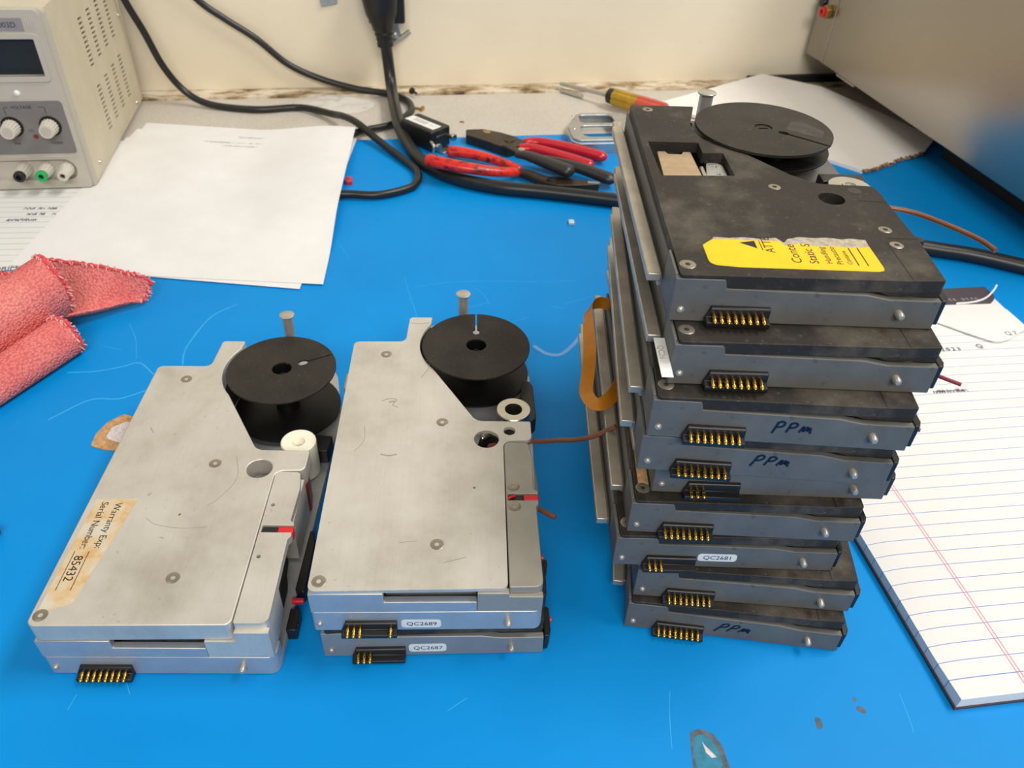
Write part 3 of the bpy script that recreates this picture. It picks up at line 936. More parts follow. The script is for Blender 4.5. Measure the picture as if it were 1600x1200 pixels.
bez.prism([rnd([(-150, 94, 4), (-7.2, 94, 4), (-7.2, 131, 4), (-150, 131, 4)]), rnd([(-146, 98.3, 1), (-11, 98.3, 1), (-11, 127, 1), (-146, 127, 1)])], -1.2, 1, fmat)
bez.box(-151, -5.6, -.7, .5, 30.2, 31.4)
bez.build('front_bezel', 'bezel', PSU, bevel=.6)
for i in range(4):
    M().box(-13.6 + i * 1.9, -12.9 + i * 1.9, -.3, .3, 133.5, 144.5).build('grip_ridge', 'bezel', PSU, bevel=.25)
M().box(-146, -11, 4, 5, 98, 127.4).build('display', 'lcd', PSU)
tp = M().box(-75, -15.6, -.25, .2, 132.6, 142.2).build('model_plate', 'tagplate', PSU)
RF = lambda x, z, y=-.3: Matrix.Translation((x, y, z)) @ Matrix.Rotation(radians(90), 4, 'X')
M().text('3003D', 5.6, RF(-20.6, 135.4), 'RIGHT').build('plate_lettering', 'ink', tp, smooth=False)
cp = M().prism([rnd([(-150, 33.6, 2.5), (-5.8, 33.6, 2.5), (-5.8, 78.4, 3), (-150, 78.4, 3)])], -.5, .2, fmat).build('control_panel', 'panel', PSU)
k = M().text('VOLTAGE', 3.6, RF(-45.6, 72.4, -.6)).text('C.V.', 2.6, RF(-38.4, 53.2, -.6), 'LEFT').text('FINE', 2.4, RF(-52.4, 42.2, -.6)).text('COARSE', 2.4, RF(-23.6, 42.2, -.6))
for pts in ([(-47.4, 73.6), (-51, 73.6), (-51, 67.6)], [(-24.6, 73.6), (-20, 73.6), (-20, 67.6)]):
    for p, q in zip(pts, pts[1:]):
        k.stroke([p, q], .35, .05, .6, Matrix.Rotation(radians(90), 4, 'X'), 1)
k.build('panel_print', 'ink', cp, smooth=False)
def knob(x, z):
    R = RF(x, z, -.5)
    m = M()
    n = 36
    gear = [((7.0 if i % 2 else 6.4) * cos(2 * pi * i / n), (7.0 if i % 2 else 6.4) * sin(2 * pi * i / n)) for i in range(n)]
    top = [(.82 * a, .82 * b) for a, b in gear]
    vs = [(a, b, 1.5) for a, b in gear] + [(a, b, 13) for a, b in top]
    m.add(vs, [tuple(range(n)), tuple(range(n, 2 * n))] + [(i, (i + 1) % n, (i + 1) % n + n, i + n) for i in range(n)], R)
    kn = m.build('knob', 'knob', PSU, smooth=False, bevel=.15)
    M().lathe([(0, 13.05), (4, 13.05), (4.2, 12.8), (4.2, 12)], seg=24, mat=R).build('knob_cap', 'bezel', kn)
    M().lathe([(0, .1), (8.6, .1), (8.6, .35), (0, .35)], seg=32, mat=R).build('knob_collar', 'dark', kn)
knob(-49.5, 57.5)
knob(-20, 57.5)
M().lathe([(0, 1.8), (1.4, 1.5), (2.4, .6), (2.6, 0)], seg=20, mat=RF(-37, 85, 0)).build('indicator_button', 'white', PSU)
M().lathe([(0, 1.6), (1.2, 1.3), (1.8, .5), (1.9, 0)], seg=16, mat=RF(-34, 48.8, -.5)).build('indicator_lamp', 'dkred', PSU)
M().box(-90, -9, 4, 5, 8, 30).build('terminal_recess', 'bezel', PSU)
for x, mt in ((-53, 'black'), (-35.5, 'green'), (-18.5, 'knob')):
    R = RF(x, 19.2, 4)
    n = 28
    gear = [((6.4 if i % 2 else 6.0) * cos(2 * pi * i / n), (6.4 if i % 2 else 6.0) * sin(2 * pi * i / n)) for i in range(n)]
    vs = [(a, b, 0) for a, b in gear] + [(a * .74, b * .74, 15) for a, b in gear]
    post = M().add(vs, [tuple(range(n)), tuple(range(n, 2 * n))] + [(i, (i + 1) % n, (i + 1) % n + n, i + n) for i in range(n)], R).build('binding_post', 'knob', PSU, smooth=False)
    M().lathe([(2.2, 14), (2.2, 19), (4.0, 19), (4.6, 18.4), (4.6, 15)], seg=24, mat=R).build('post_tip', mt, post)
    M().lathe([(0, 16), (2.3, 16), (2.3, 15), (0, 15)], seg=16, mat=R).build('post_socket', 'dark', post)
for y, z in ((28, 12.3), (187.5, 7), (201, 90)):
    M().lathe([(0, 1.5), (1.6, 1.1), (2.3, 0)], seg=16, mat=Matrix.Translation((0, y, z)) @ Matrix.Rotation(radians(90), 4, 'Y')).build('case_screw', 'steel', PSU)
for x, y in ((-12, 25), (-138, 25), (-12, 195), (-138, 195)):
    M().lathe([(0, .9), (6, .9), (6, 3), (0, 3)], (x, y, 0), 20).build('rubber_foot', 'rubber', PSU)

# ------------------------------------------------------------------ papers
def sheet(name, corners, z, mt, label, cat, curl=None, th=.12, n=24, group=None, yaw=0):
    """corners: BL, BR, TR, TL in mm; curl(u, v) -> height"""
    o0 = corners[0]
    m = M()
    vs, fs = [], []
    c, s_ = cos(-yaw), sin(-yaw)
    for k in (0, 1):
        for j in range(n + 1):
            for i in range(n + 1):
                u, v = i / n, j / n
                p = [(1 - u) * (1 - v) * corners[0][a] + u * (1 - v) * corners[1][a] + u * v * corners[2][a] + (1 - u) * v * corners[3][a] - o0[a] for a in (0, 1)]
                p = (p[0] * c - p[1] * s_, p[0] * s_ + p[1] * c)
                vs.append((p[0], p[1], k * th + (curl(u, v) if curl else 0)))
    N = (n + 1) ** 2
    for j in range(n):
        for i in range(n):
            a = j * (n + 1) + i
            fs += [(a, a + n + 1, a + n + 2, a + 1), (a + N, a + 1 + N, a + n + 2 + N, a + n + 1 + N)]
    for i in range(n):
        fs += [(i, i + 1, i + 1 + N, i + N), (n * (n + 1) + i, n * (n + 1) + i + N, n * (n + 1) + i + 1 + N, n * (n + 1) + i + 1)]
        a, b2 = i * (n + 1), (i + 1) * (n + 1)
        fs += [(a, a + N, b2 + N, b2), (a + n, b2 + n, b2 + n + N, a + n + N)]
    m.add(vs, fs)
    o = m.build(name, mt, origin=(o0[0], o0[1], z), rot=yaw)
    return tag(o, label, cat, group)
def sst(a, b, x):
    t_ = min(1, max(0, (x - a) / (b - a)))
    return t_ * t_ * (3 - 2 * t_)
def hz(u, v):
    return 9.2 * sst(.52, .92, u) * sst(.12, .42, v) + .6 * (1 - u) * v
sA = sheet('paper_sheet', [(-366, 499), (-146, 501.5), (-172.6, 778.8), (-388, 782)], 1.3, 'paper', 'topmost blank white sheet with tiny printed heading, by the power supply', 'paper',
           hz, group='loose white sheets')
sB = sheet('paper_sheet', [(-384.5, 505), (-162, 494), (-171, 774), (-392.5, 768)], .9, 'paper', 'white sheet peeking out beneath the topmost blank sheet', 'paper', group='loose white sheets')
sC = sheet('paper_sheet', [(-377, 560), (-190, 560), (-180, 740), (-394.5, 746)], .75, 'paper', 'buried white sheet showing only its corner beside the power supply', 'paper', group='loose white sheets')
sL = sheet('ruled_paper', [(-560, 452), (-359, 505), (-375, 740), (-590, 720)], .45, 'looseleaf', 'ruled sheet with pencil notes under the power supply and the white sheets', 'paper', yaw=.14)
# printing on the top sheet: heading lines and footer
def scribble(m, x0, x1, y, h, z, seed, w=.2, gap=.15):
    r = random.Random(seed)
    x = x0
    while x < x1:
        lw = r.uniform(h * .35, h * .6)
        if r.random() > gap:
            pts = [(x, y), (x + lw * .3, y + h * r.uniform(.6, 1)), (x + lw * .55, y + h * r.uniform(0, .4)), (x + lw * .85, y + h * r.uniform(.5, 1)), (x + lw, y)]
            m.stroke(pts, w, .03, z, sub=2)
        x += lw * 1.15
def from_world(parent_loc, x, y):
    return (x - parent_loc[0], y - parent_loc[1])
k = M()
scribble(k, 80, 110, 258, 2.4, hz(.42, .92) + .6, 1)
scribble(k, 50, 128, 244.5, 2.2, hz(.4, .86) + .7, 2, gap=.2)
scribble(k, 70, 106, 237, 2.2, hz(.4, .84) + .5, 3)
k.build('printed_heading', 'greyink', sA, smooth=False)
M().text('ABC-4821-3872-2099-2', 2.7, Matrix.Translation((22, 8.6, .75))).build('printed_footer', 'greyink', sA, smooth=False)
k = M()
k.text('DRIM', 7.0, Matrix.Translation((172, 20.5, .3)) @ Matrix.Rotation(.12, 4, 'Z'))
for i, (x, y) in enumerate(((160, 118), (166, 108), (150, 98))):
    scribble(k, x, x + 26, y, 5, .15, 20 + i, .5, .25)
k.build('pencil_notes', 'blueink', sL, smooth=False)

# ------------------------------------------------------------------ ruled pad
PAD = empty('legal_pad', (206.0, 187.1, 0), .173)
tag(PAD, 'white ruled writing pad with red margin lines, right of the tall stack', 'notepad')
n = 40
def padz(x, y):
    e = max(0, 1 - x / 14.0)
    return 8.0 - 1.6 * e * e * (1 if y > 20 else y / 20) + .7 * sin(x * .03 + 1) * sin(y * .022)
vs, fs = [], []
for k2 in (0, 1):
    for j in range(n + 1):
        for i in range(n + 1):
            x, y = 215 * i / n, 314 * j / n
            vs.append((x, y, padz(x, y) if k2 else 1.6))
N = (n + 1) ** 2
for j in range(n):
    for i in range(n):
        a = j * (n + 1) + i
        fs += [(a, a + n + 1, a + n + 2, a + 1), (a + N, a + 1 + N, a + n + 2 + N, a + n + 1 + N)]
for i in range(n):
    fs += [(i, i + 1, i + 1 + N, i + N), (n * (n + 1) + i, n * (n + 1) + i + N, n * (n + 1) + i + 1 + N, n * (n + 1) + i + 1)]
    a, b2 = i * (n + 1), (i + 1) * (n + 1)
    fs += [(a, a + N, b2 + N, b2), (a + n, b2 + n, b2 + n + N, a + n + N)]
M().add(vs, fs).build('page_block', 'legal', PAD)
M().box(-.8, 215.5, -.6, 315, .1, 1.6).build('backing_board', 'binding', PAD)
M().prism([rnd([(118, 296, 1), (206, 294.5, 3), (213, 300, 2), (215.6, 304, 1), (215.6, 316.5, 1), (118, 316.5, 1)])], 1.7, 9.9).build('binding_strip', 'binding', PAD, bevel=.6)
M().prism([rnd([(0, 298, 1), (118, 296, 0), (118, 316.5, 0), (0, 316.5, 1)])], 1.7, 9.9).build('binding_strip', 'binding', PAD, bevel=.6)
R = Matrix.Translation((140, 297.6, 9.95))
k = M()
for i in range(11):
    k.text('OFFICE DEPO'[i], 4.0, Matrix.Translation((162 + i * 3.6, 299.4, 9.95)), 'CENTER')
k.build('binding_print', 'greyink', PAD, smooth=False)
ribbon([(178, 295.2, 10.2), (192, 295.8, 10.4), (204, 299, 11.4), (213, 304.5, 14), (218, 309, 16)], [(0, .5, 1), (0, .5, 1), (-.3, .5, 1), (-.5, .5, .8), (-.5, .5, .6)], 1.5, .2, 'curled_scrap', 'paper', PAD)
# torn upper page lying on the pad
tp = [(150, 296), (206, 294), (214, 286), (215, 262), (196, 252.6), (186, 249), (178, 249.4), (166, 259), (150, 275)]
M().prism([tp], 8.9, 9.3).build('torn_page', 'paper', PAD, smooth=False)
M().tube([(196, 252.4, 9.3), (187, 248.8, 9.6), (178, 249.0, 9.6), (166, 258.6, 9.6), (150, 274.6, 9.3)], .55, 8).build('torn_page_edge', 'paper', PAD)
k = M()
def digits(txt, x, y, s_):
    k.text(txt, s_, Matrix.Translation((x, y, 9.0)))
digits('2 0 2 3', 135, 241.5, 5.2)
k.build('written_date', 'blueink', PAD, smooth=False)
k = M()
digits('Q', 163, 243, 6)
k.build('written_letter', 'blueink', PAD, smooth=False)
M().text('Q 7', 6, Matrix.Translation((193, 255, 9.35))).build('written_letter', 'blueink', PAD, smooth=False)
k = M()
scribble(k, 104, 126, 199, 4.0, 8.7, 9, .4)
k.build('handwriting', 'blueink', PAD, smooth=False)

# ------------------------------------------------------------------ pink cloth
def cloth_mesh():
    m = M()
    ax = Vector((-.40, -.916, 0))          # along the rolls, towards the viewer
    nx = Vector((-.916, .40, 0))           # across, to the left
    def surf(o, prof, L, nv, phase, fl=0.0, end=None):
        P = spline([Vector((a, b, 0)) for a, b in prof], 7)
        n = len(P)
        vs, fs = [], []
        for j in range(nv + 1):
            v = j / nv
            for i in range(n):
                u = i / (n - 1)
                e = end(u) if end else 0
                p = Vector(o) + nx * P[i].x + ax * (L * v + e * (1 - v))
                h = P[i].y
                w = 1.6 * sin(6 * v + phase + 2 * u) + 1.2 * noise.noise(Vector((p.x * .05, p.y * .05, phase)))
                flare = fl * (1 - v) ** 4
                vs.append((p.x + w * .5, p.y + w * .4, max(.9, h * (1 + flare) + w * .6 * min(1, h / 8))))
        for j in range(nv):
            for i in range(n - 1):
                a = j * n + i
                fs.append((a, a + 1, a + n + 1, a + n))
        m.add(vs, fs)
        return [vs[i] for i in range(n)]
    rims = []
    # lower roll
    rims.append(surf((-283, 404, 0), [(4, 1), (-1, 5), (-1, 12), (6, 19), (16, 20), (24, 15), (30, 8), (38, 4)], 130, 26, .4, .1))
    # middle roll
    rims.append(surf((-288, 428, 0), [(20, 3), (12, 16), (10, 28), (14, 38), (24, 44), (36, 43), (46, 34), (62, 24), (84, 14), (112, 10), (140, 4)], 150, 30, 1.3, .06,
                     lambda u: -26 * max(0, u - .35) if u < .75 else -10.4))
    # back flap, spread to the right with a raised, open rim
    c = [(-263, 462), (-300, 424), (-352, 440), (-352, 505), (-300, 497)]
    vs, fs = [], []
    nu, nv = 26, 22
    for j in range(nv + 1):
        v = j / nv
        for i in range(nu + 1):
            u = i / nu
            # u from left to right, v from front to back
            x0, y0 = -326 + u * 58, 406 + u * 54
            x1, y1 = -334 + u * 70, 474 - u * 4
            if u > .8:
                x1 += (u - .8) * 20
            x, y = x0 + (x1 - x0) * v, y0 + (y1 - y0) * v
            rim = max(0, (v - .3) / .7) ** 1.5 * (3 * (1 - u) + 17)
            fr = max(0, 1 - v / .35) ** 2 * 7
            h = 3.5 + rim + 5 * (1 - u) + 2.2 * sin(u * 7 + v * 4) * .5 + fr * (.5 + .5 * sin(u * 3))
            edge = min(1, (1 - u) / .06)
            vs.append((x, y, max(1.0, h * (.8 + .2 * edge))))
    for j in range(nv):
        for i in range(nu):
            a = j * (nu + 1) + i
            fs.append((a, a + 1, a + nu + 2, a + nu + 1))
    m.add(vs, fs)
    rims.append([vs[nv * (nu + 1) + i] for i in range(nu + 1)] + [vs[j * (nu + 1) + nu] for j in range(nv - 1, 4, -1)])
    return m, rims
cm, rims = cloth_mesh()
me_o = cm.build('cleaning_cloth', 'cloth', origin=(0, 0, 0))
so = me_o.modifiers.new('thick', 'SOLIDIFY')
so.thickness = .0022
so.offset = 0
sb = me_o.modifiers.new('soft', 'SUBSURF')
sb.levels = sb.render_levels = 1
tag(me_o, 'crumpled pink knit cleaning cloth with red stitched hem at the left', 'cloth')
rr = random.Random(3)
for r_ in rims:
    m = M()
    P = spline([Vector(p) for p in r_[::2]], 6)
    pts = []
    for i, p in enumerate(P):
        pts.append((p.x + rr.uniform(-.9, .9), p.y + rr.uniform(-.9, .9), p.z + .8 + rr.uniform(-.6, .9)))
    m.tube(pts, 1.15, 7, 2)
    m.build('hem_stitching', 'hem', me_o)
    m = M()
    for i in range(0, len(P), 2):
        p = P[i]
        a = rr.uniform(0, 6.28)
        m.tube([(p.x, p.y, p.z + .5), (p.x + 1.8 * cos(a), p.y + 1.8 * sin(a), p.z + 2.0), (p.x + 3 * cos(a + .6), p.y + 3 * sin(a + .6), p.z + .6)], .35, 5, 3)
    o = m.build('frayed_threads', 'thread', me_o)
    o['kind'] = 'stuff'

# ------------------------------------------------------------------ cords on the bench
def cord(pts, r, name, label):
    m = M().tube(pts, r, 16, 10)
    return tag(m.build(name, 'rubber'), label, 'cable')
cord([(-409, 832, 134), (-405, 836, 104), (-395, 839, 74), (-384, 841, 39), (-367, 843, 13), (-340, 838, 2.6), (-290, 833, 1.9), (-245, 845, 1.9), (-206, 821.7, 6), (-188.7, 802.6, 11.4), (-171.8, 784.6, 12.6),
      (-149, 761, 7.2), (-114.5, 720, 4), (-99.5, 697, 4), (-98, 672, 4), (-108, 658, 4), (-129, 645, 4.4), (-153, 643, 4.9), (-166, 641, 5.0)], 3.6, 'thin_cable',
     'thin black cord hanging past the power supply and looping on the mat')
cord([(-372, 874, 128), (-349, 881, 96), (-327, 886, 78), (-298, 892, 57), (-269, 898, 30), (-236, 903, 14), (-195, 902, 5), (-158, 899, 2.4), (-136, 884, 1.9), (-127, 862, 1.9), (-128, 842, 1.9),
      (-142, 811, 2), (-160, 793, 3.6), (-173, 777.5, 4.9), (-181, 767, 5.0)], 3.6, 'thin_cable', 'thin black cord sloping down the cream wall behind the thick cord')
pc = empty('mains_cable', (-158, 897, 57))
tag(pc, 'thick black mains cord with moulded plug, running behind the stack', 'cable')
wl = Matrix.Translation((158, -897, -57))
def inpc(m):
    m.v = [tuple(wl @ Vector(p)) for p in m.v]
    return m
inpc(M().tube([(-158, 897, 62), (-156.5, 898, 40), (-153.5, 891, 19), (-149, 872, 11.0), (-138.5, 824, 12.2), (-128.5, 786, 10.0), (-114.5, 749.6, 6.6), (-100.8, 721.1, 6.5), (-82.9, 697.6, 6.5), (-57.3, 680.3, 6.5), (-21.3, 668.8, 6.5),
               (19.6, 664.7, 6.5), (82.9, 655.7, 6.5), (150, 641.5, 6.5), (250, 620, 6.5), (343.8, 598.5, 6.5), (378.4, 590.6, 6.5), (414.4, 575.9, 6.5), (470, 552, 6.5)], 6.3, 18, 10)).build('cord', 'rubber', pc)
pl = M()
prof = [(0, 0), (8.6, 0), (9.0, 3), (8.2, 6), (9.4, 8), (8.8, 11), (10.4, 13), (9.6, 16), (11.4, 18), (12.5, 24), (17, 34), (19, 48), (19, 70), (0, 70)]
pl.lathe(prof, (0, 0, 0), 28, Matrix.Translation((-158.4, 899, 54)) @ Matrix.Rotation(radians(-4), 4, 'Y') @ Matrix.Scale(.84, 4, (0, 1, 0)))
pl = inpc(pl)
pl.build('plug', 'black', pc, bevel=.6)
sock = M().box(-22, 34, 1, 22, 26, 96, Matrix.Translation((11, 0, 40)))
sock = M().prism([rnd([(-24, 70, 2), (20, 80, 2), (34, 150, 2), (-30, 150, 2)])], -16, -1, Matrix.Rotation(radians(90), 4, 'X') @ Matrix.Scale(1, 4))
so_ = M()
so_.box(246, 285, -26, -.5, 76, 190)
out = so_.build('power_outlet', 'black', origin=WO, rot=WA, bevel=2)
tag(out, 'black wall outlet behind the thick cord plug at the top edge', 'outlet')
z_ = M().prism([rnd([(262, 50, 1), (283, 52, 4), (276, 76, 1), (262, 76, 1)]), circ(274, 58, 2.2, 16)], 0.4, 2.2, Matrix.Rotation(radians(90), 4, 'X'))
z_.lathe([(0, 4.2), (2.4, 4), (3.4, 3.2), (3.6, 0)], seg=16, mat=Matrix.Translation((274, -2, 58)) @ Matrix.Rotation(radians(90), 4, 'X'))
z_.tube([(258, -4, 43.5), (264, -4, 46), (276, -4, 53), (291, -4, 62.6)], 2.4, 12, 4)
tag(z_.build('outlet_bracket', 'zinc', origin=WO, rot=WA, bevel=.2), 'small zinc bracket with screw on the wall beside the plug', 'bracket')
z_ = M().prism([rnd([(196, 88, 1.5), (214, 91, 1.5), (214, 130, 1), (196, 130, 1)])], .4, 3, Matrix.Rotation(radians(90), 4, 'X'))
tag(z_.build('wall_bracket', 'zinc', origin=WO, rot=WA, bevel=.5), 'metal bracket tip on the wall left of the plug, cut by the top edge', 'bracket')

# ------------------------------------------------------------------ stainless machine at the right, cardboard under it
BXA = .225
BX = empty('stainless_machine', (338, 1024, 36), BXA)
tag(BX, 'brushed stainless steel machine housing overhanging the bench at the right', 'machine')
m = M().box(0, 420, -480, -44, 0, 260)
m.build('side_housing', 'stainless', BX, bevel=1)
m = M().box(.2, 420, -43.0, -2, 0, 260)
m.build('rear_panel', 'stainless', BX, bevel=1)
m = M().box(-.2, 6, -118, -78, -2.0, .3)
m.build('edge_clip', 'stainless', BX, bevel=.3)
m = M().box(46, 400, -470, -236, -34.0, .2)  # unseen black base, added to give the deep shade under the housing
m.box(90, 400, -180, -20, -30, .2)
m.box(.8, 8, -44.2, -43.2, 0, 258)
m.build('shade_plinth', 'dark', BX)
R = Matrix.Translation((0, -29, 54)) @ Matrix.Rotation(radians(-90), 4, 'Y')
fit = M().lathe([(5.2, 0), (7.6, 0), (7.6, 6), (5.2, 6)], seg=6, mat=R).build('brass_fitting', 'brass', BX, bevel=.5)
M().lathe([(2.6, 5), (2.6, 10), (4.6, 10.4), (5.6, 9.6), (5.6, 5)], seg=28, mat=R).build('release_ring', 'red', fit)
M().cyl((-.2, -12, 60), (-3, -12, 60), 5.5, 5, 20).build('rubber_grommet', 'rubber', BX)
o = M().box(-60, 300, -7, 2, -2.5, 8).build('cable_gap_shadow_strip', 'dark', origin=(338 - 8, 1024, 0), rot=BXA)  # dark strip standing in for the shade of the gap at the wall foot
o.name = 'gap_shadow'
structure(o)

# cardboard: a slanting white faced corrugated sheet
def board():
    top = [(150, 916, 2.6), (338, 757, 3.4), (348, 762, 3.6), (358, 768, 3.4), (366, 776, 3.7), (376, 780, 3.5), (384, 790, 3.8), (400, 798, 4), (420, 812, 4.2), (446, 850, 5.0), (356, 981, 9.4), (288, 1008, 12.5), (211, 962, 4.6)]
    n = len(top)
    th = 3.4
    c = Vector((300, 890, 6))
    vs = [p for p in top] + [(p[0], p[1], max(-1.9, p[2] - th)) for p in top]
    return vs, n
vs, n = board()
bo = M().add(vs, [tuple(range(n)), tuple(range(2 * n - 1, n - 1, -1))] + [(i, i + n, (i + 1) % n + n, (i + 1) % n) for i in range(n)])
bo = bo.build('cardboard_sheet', 'board', smooth=False)
tag(bo, 'white-faced corrugated cardboard sheet lying behind the tall stack', 'cardboard')
e = M()
edge = [vs[i] for i in range(1, 9)]
rr = random.Random(5)
pts = []
for i, p in enumerate(spline([Vector(p) for p in edge], 10)):
    pts.append((p.x + rr.uniform(-.8, .8), p.y + rr.uniform(-.8, .8) - .6, p.z - 1.4 + 1.0 * sin(i * 1.9)))
e.tube(pts, 1.5, 7, 1)
e.build('torn_corrugation', 'kraft', bo, smooth=False)

# ------------------------------------------------------------------ hand tools
def grip(m, pts, r0, r1, flat=.8):
    def rad(t):
        e = min(t, 1 - t)
        cap = min(1, (max(0, e) / .05)) ** .5 if e < .05 else 1
        return max(.3, (r0 + (r1 - r0) * t) * (.35 + .65 * cap))
    m.tube(pts, rad, 16, 10, flat, (0, 0, 1))
    return m
# crimson handled pliers
p1 = empty('lineman_pliers', (-32, 769, 0))
tag(p1, 'pliers with clean crimson grips and dark blunt jaws at the back', 'pliers')
def rel(o, m):
    m.v = [(x - o[0], y - o[1], z - o[2]) for x, y, z in m.v]
    return m
O1 = (-32, 769, 0)
jaw = M().prism([rnd([(-61.5, 790, 3), (-60, 776, 1), (-40, 764, 1), (-17, 748, 3), (-6, 757, 3), (2, 766, 3), (-10, 779, 3), (-26, 788, 2), (-44, 794, 3)])], 1, 10)
rel(O1, jaw).build('jaw', 'toolsteel', p1, bevel=1.2)
rel(O1, M().lathe([(0, 11), (5, 10.8), (5.6, 9.8), (5.6, 9)], (-16, 768, 0), 24)).build('pivot', 'toolsteel', p1)
rel(O1, M().prism([rnd([(-45, 790, 1), (-38, 790, 1), (-34, 784, 2), (-41, 783, 2)])], 9.6, 10.15)).build('cutter_notch', 'brass', p1)
rel(O1, grip(M(), [(-3, 770, 7), (12, 774, 7.5), (32, 768, 7.8), (56, 757, 7.8), (81, 744, 7.4)], 5.4, 6.4)).build('handle', 'redgrip', p1)
rel(O1, grip(M(), [(-7, 757, 7), (8, 757, 7.5), (26, 748, 7.8), (46, 737, 7.8), (67, 724, 7.4)], 5.4, 6.0)).build('handle', 'redgrip', p1)
# black handled pliers lying across
O2 = (0, 715, 0)
p2 = empty('diagonal_cutters', O2)
tag(p2, 'pliers with plain black grips lying between the two red pairs', 'pliers')
rel(O2, grip(M(), [(-8, 729, 13), (4, 719, 16), (22, 704, 16.6), (46, 690, 14.6)], 4.8, 8.4, .7)).build('handle', 'blackgrip', p2)
rel(O2, grip(M(), [(2, 728, 10), (26, 722, 11), (54, 709, 11), (86, 691, 8.6)], 5, 8, .7)).build('handle', 'blackgrip', p2)
rel(O2, M().prism([rnd([(-24, 746, 2), (-16, 738, 1), (-2, 724, 2), (6, 730, 2), (-6, 740, 2), (-18, 750, 2)])], 11.4, 14.6)).build('jaw', 'toolsteel', p2, bevel=.8)
rel(O2, M().lathe([(0, 17), (3.4, 16.6), (3.8, 14.5)], (-3, 733, 0), 20)).build('pivot', 'steel', p2)
# dirty red pliers in front
O3 = (0, 700, 0)
p3 = empty('needle_nose_pliers', O3)
tag(p3, 'pliers with dirty bright red grips and narrow jaws pointing right', 'pliers')
rel(O3, grip(M(), [(-91, 690, 20.5), (-70.4, 682.5, 20), (-45.5, 680, 18), (-22.3, 686, 13.5), (-3.6, 698, 9)], 7.2, 5.0)).build('handle', 'dirtyred', p3)
rel(O3, grip(M(), [(-76, 738, 8), (-60, 736, 8.6), (-38, 728, 8.6), (-18, 717, 8), (-2, 706, 7)], 6.8, 4.6)).build('handle', 'dirtyred', p3)
rel(O3, M().tube([(-6, 703, 6.6), (4, 700, 6.2), (16, 692, 5.6), (24, 686, 5.6)], lambda t: 4.4 + 2.2 * t, 14, 6, .8, (0, 0, 1))).build('shank', 'toolsteel', p3)
rel(O3, M().prism([rnd([(18, 693, 2), (20, 680, 3), (32, 676, 3), (50, 678, 1), (70.5, 682.6, .5), (71, 687.5, .5), (50, 690, 1), (34, 694, 3)])], 1, 8.6)).build('jaw', 'toolsteel', p3, bevel=1)
rel(O3, M().box(60, 70.9, 683, 687.2, 8.3, 8.8)).build('jaw_teeth', 'zinc', p3)
rel(O3, M().lathe([(0, 10.2), (4, 9.8), (4.4, 8.4)], (27, 685, 0), 20)).build('pivot', 'toolsteel', p3)

# receptacle block with a barcode sticker
rc = empty('receptacle', (-100, 772, 0), radians(-39))
tag(rc, 'small black electrical receptacle with barcode sticker beside the thick cord', 'receptacle')
M().prism([rnd([(-24, -14, 3), (22, -14, 3), (22, 13, 3), (-24, 13, 3)])], 2.4, 22).box(-18, 16, 12, 15.5, 6, 20).box(20, 24, -9, 7, 4, 17).build('housing', 'black', rc, bevel=1.4)
M().box(-32, 31, -7, 9, .2, 2.2).build('mounting_strap', 'zinc', rc, bevel=.4)
st = M().box(-22, 18, -8, 4, 22, 22.15).build('barcode_sticker', 'white', rc)
k = M()
for i in range(16):
    k.box(-15 + i * 1.2, -15 + i * 1.2 + (.8 if i % 3 else .4), -4.5, 1.5, 22.15, 22.2)
k.box(6, 16, -1, -.4, 22.15, 22.2).box(6, 14, -3, -2.5, 22.15, 22.2)
k.build('barcode', 'greyink', st)
for x, y, z, a in ((24, 9, 13, 0), (24, -12, 9, 0)):
    M().cyl((x - 2, y, z), (x + 4, y, z), 2, 2, 14).cyl((x + 4, y, z), (x + 7, y, z), 3.6, 3.6, 16).build('terminal_screw', 'steel', rc, bevel=.3)
M().tube([(20, -13, 12), (25, -14, 9), (25, -15, 3)], 1.6, 10).build('ground_tab', 'zinc', rc)

# pressed steel cover plate
bp = empty('steel_cover_plate', (70, 800, 0), radians(10))
tag(bp, 'pressed steel cover plate with rounded openings, partly behind the stack', 'plate')
ins = [rnd([(-10, 18, 6), (28, 18, 6), (28, 40, 6), (-8, 40, 6)], 6), rnd([(-15, -18, 10), (30, -18, 10), (30, 11, 8), (-13, 11, 8)], 6)]
outl = rnd([(-26, -26, 10), (44, -26, 6), (44, 44, 6), (-8, 46, 10), (-25, 8, 4)], 6)
m = M().prism([outl] + ins, 11, 13)
skirt = rnd([(-28, -31, 10), (46, -31, 6), (46, 46, 6), (-9, 48, 10), (-27, 8, 4)], 6)
m.prism([skirt, rnd([(-26, -28, 9), (44, -28, 5), (44, 44, 5), (-8, 46, 9), (-25, 8, 4)], 6)], -1.8, 11.4)
m.build('plate', 'zinc', bp, bevel=.9)
for x, y in ((-15, 36), (-20, 4), (35, 4)):
    M().lathe([(0, 13.9), (1.2, 13.6), (1.8, 13)], (x, y, 0), 12).build('rivet', 'steel', bp)

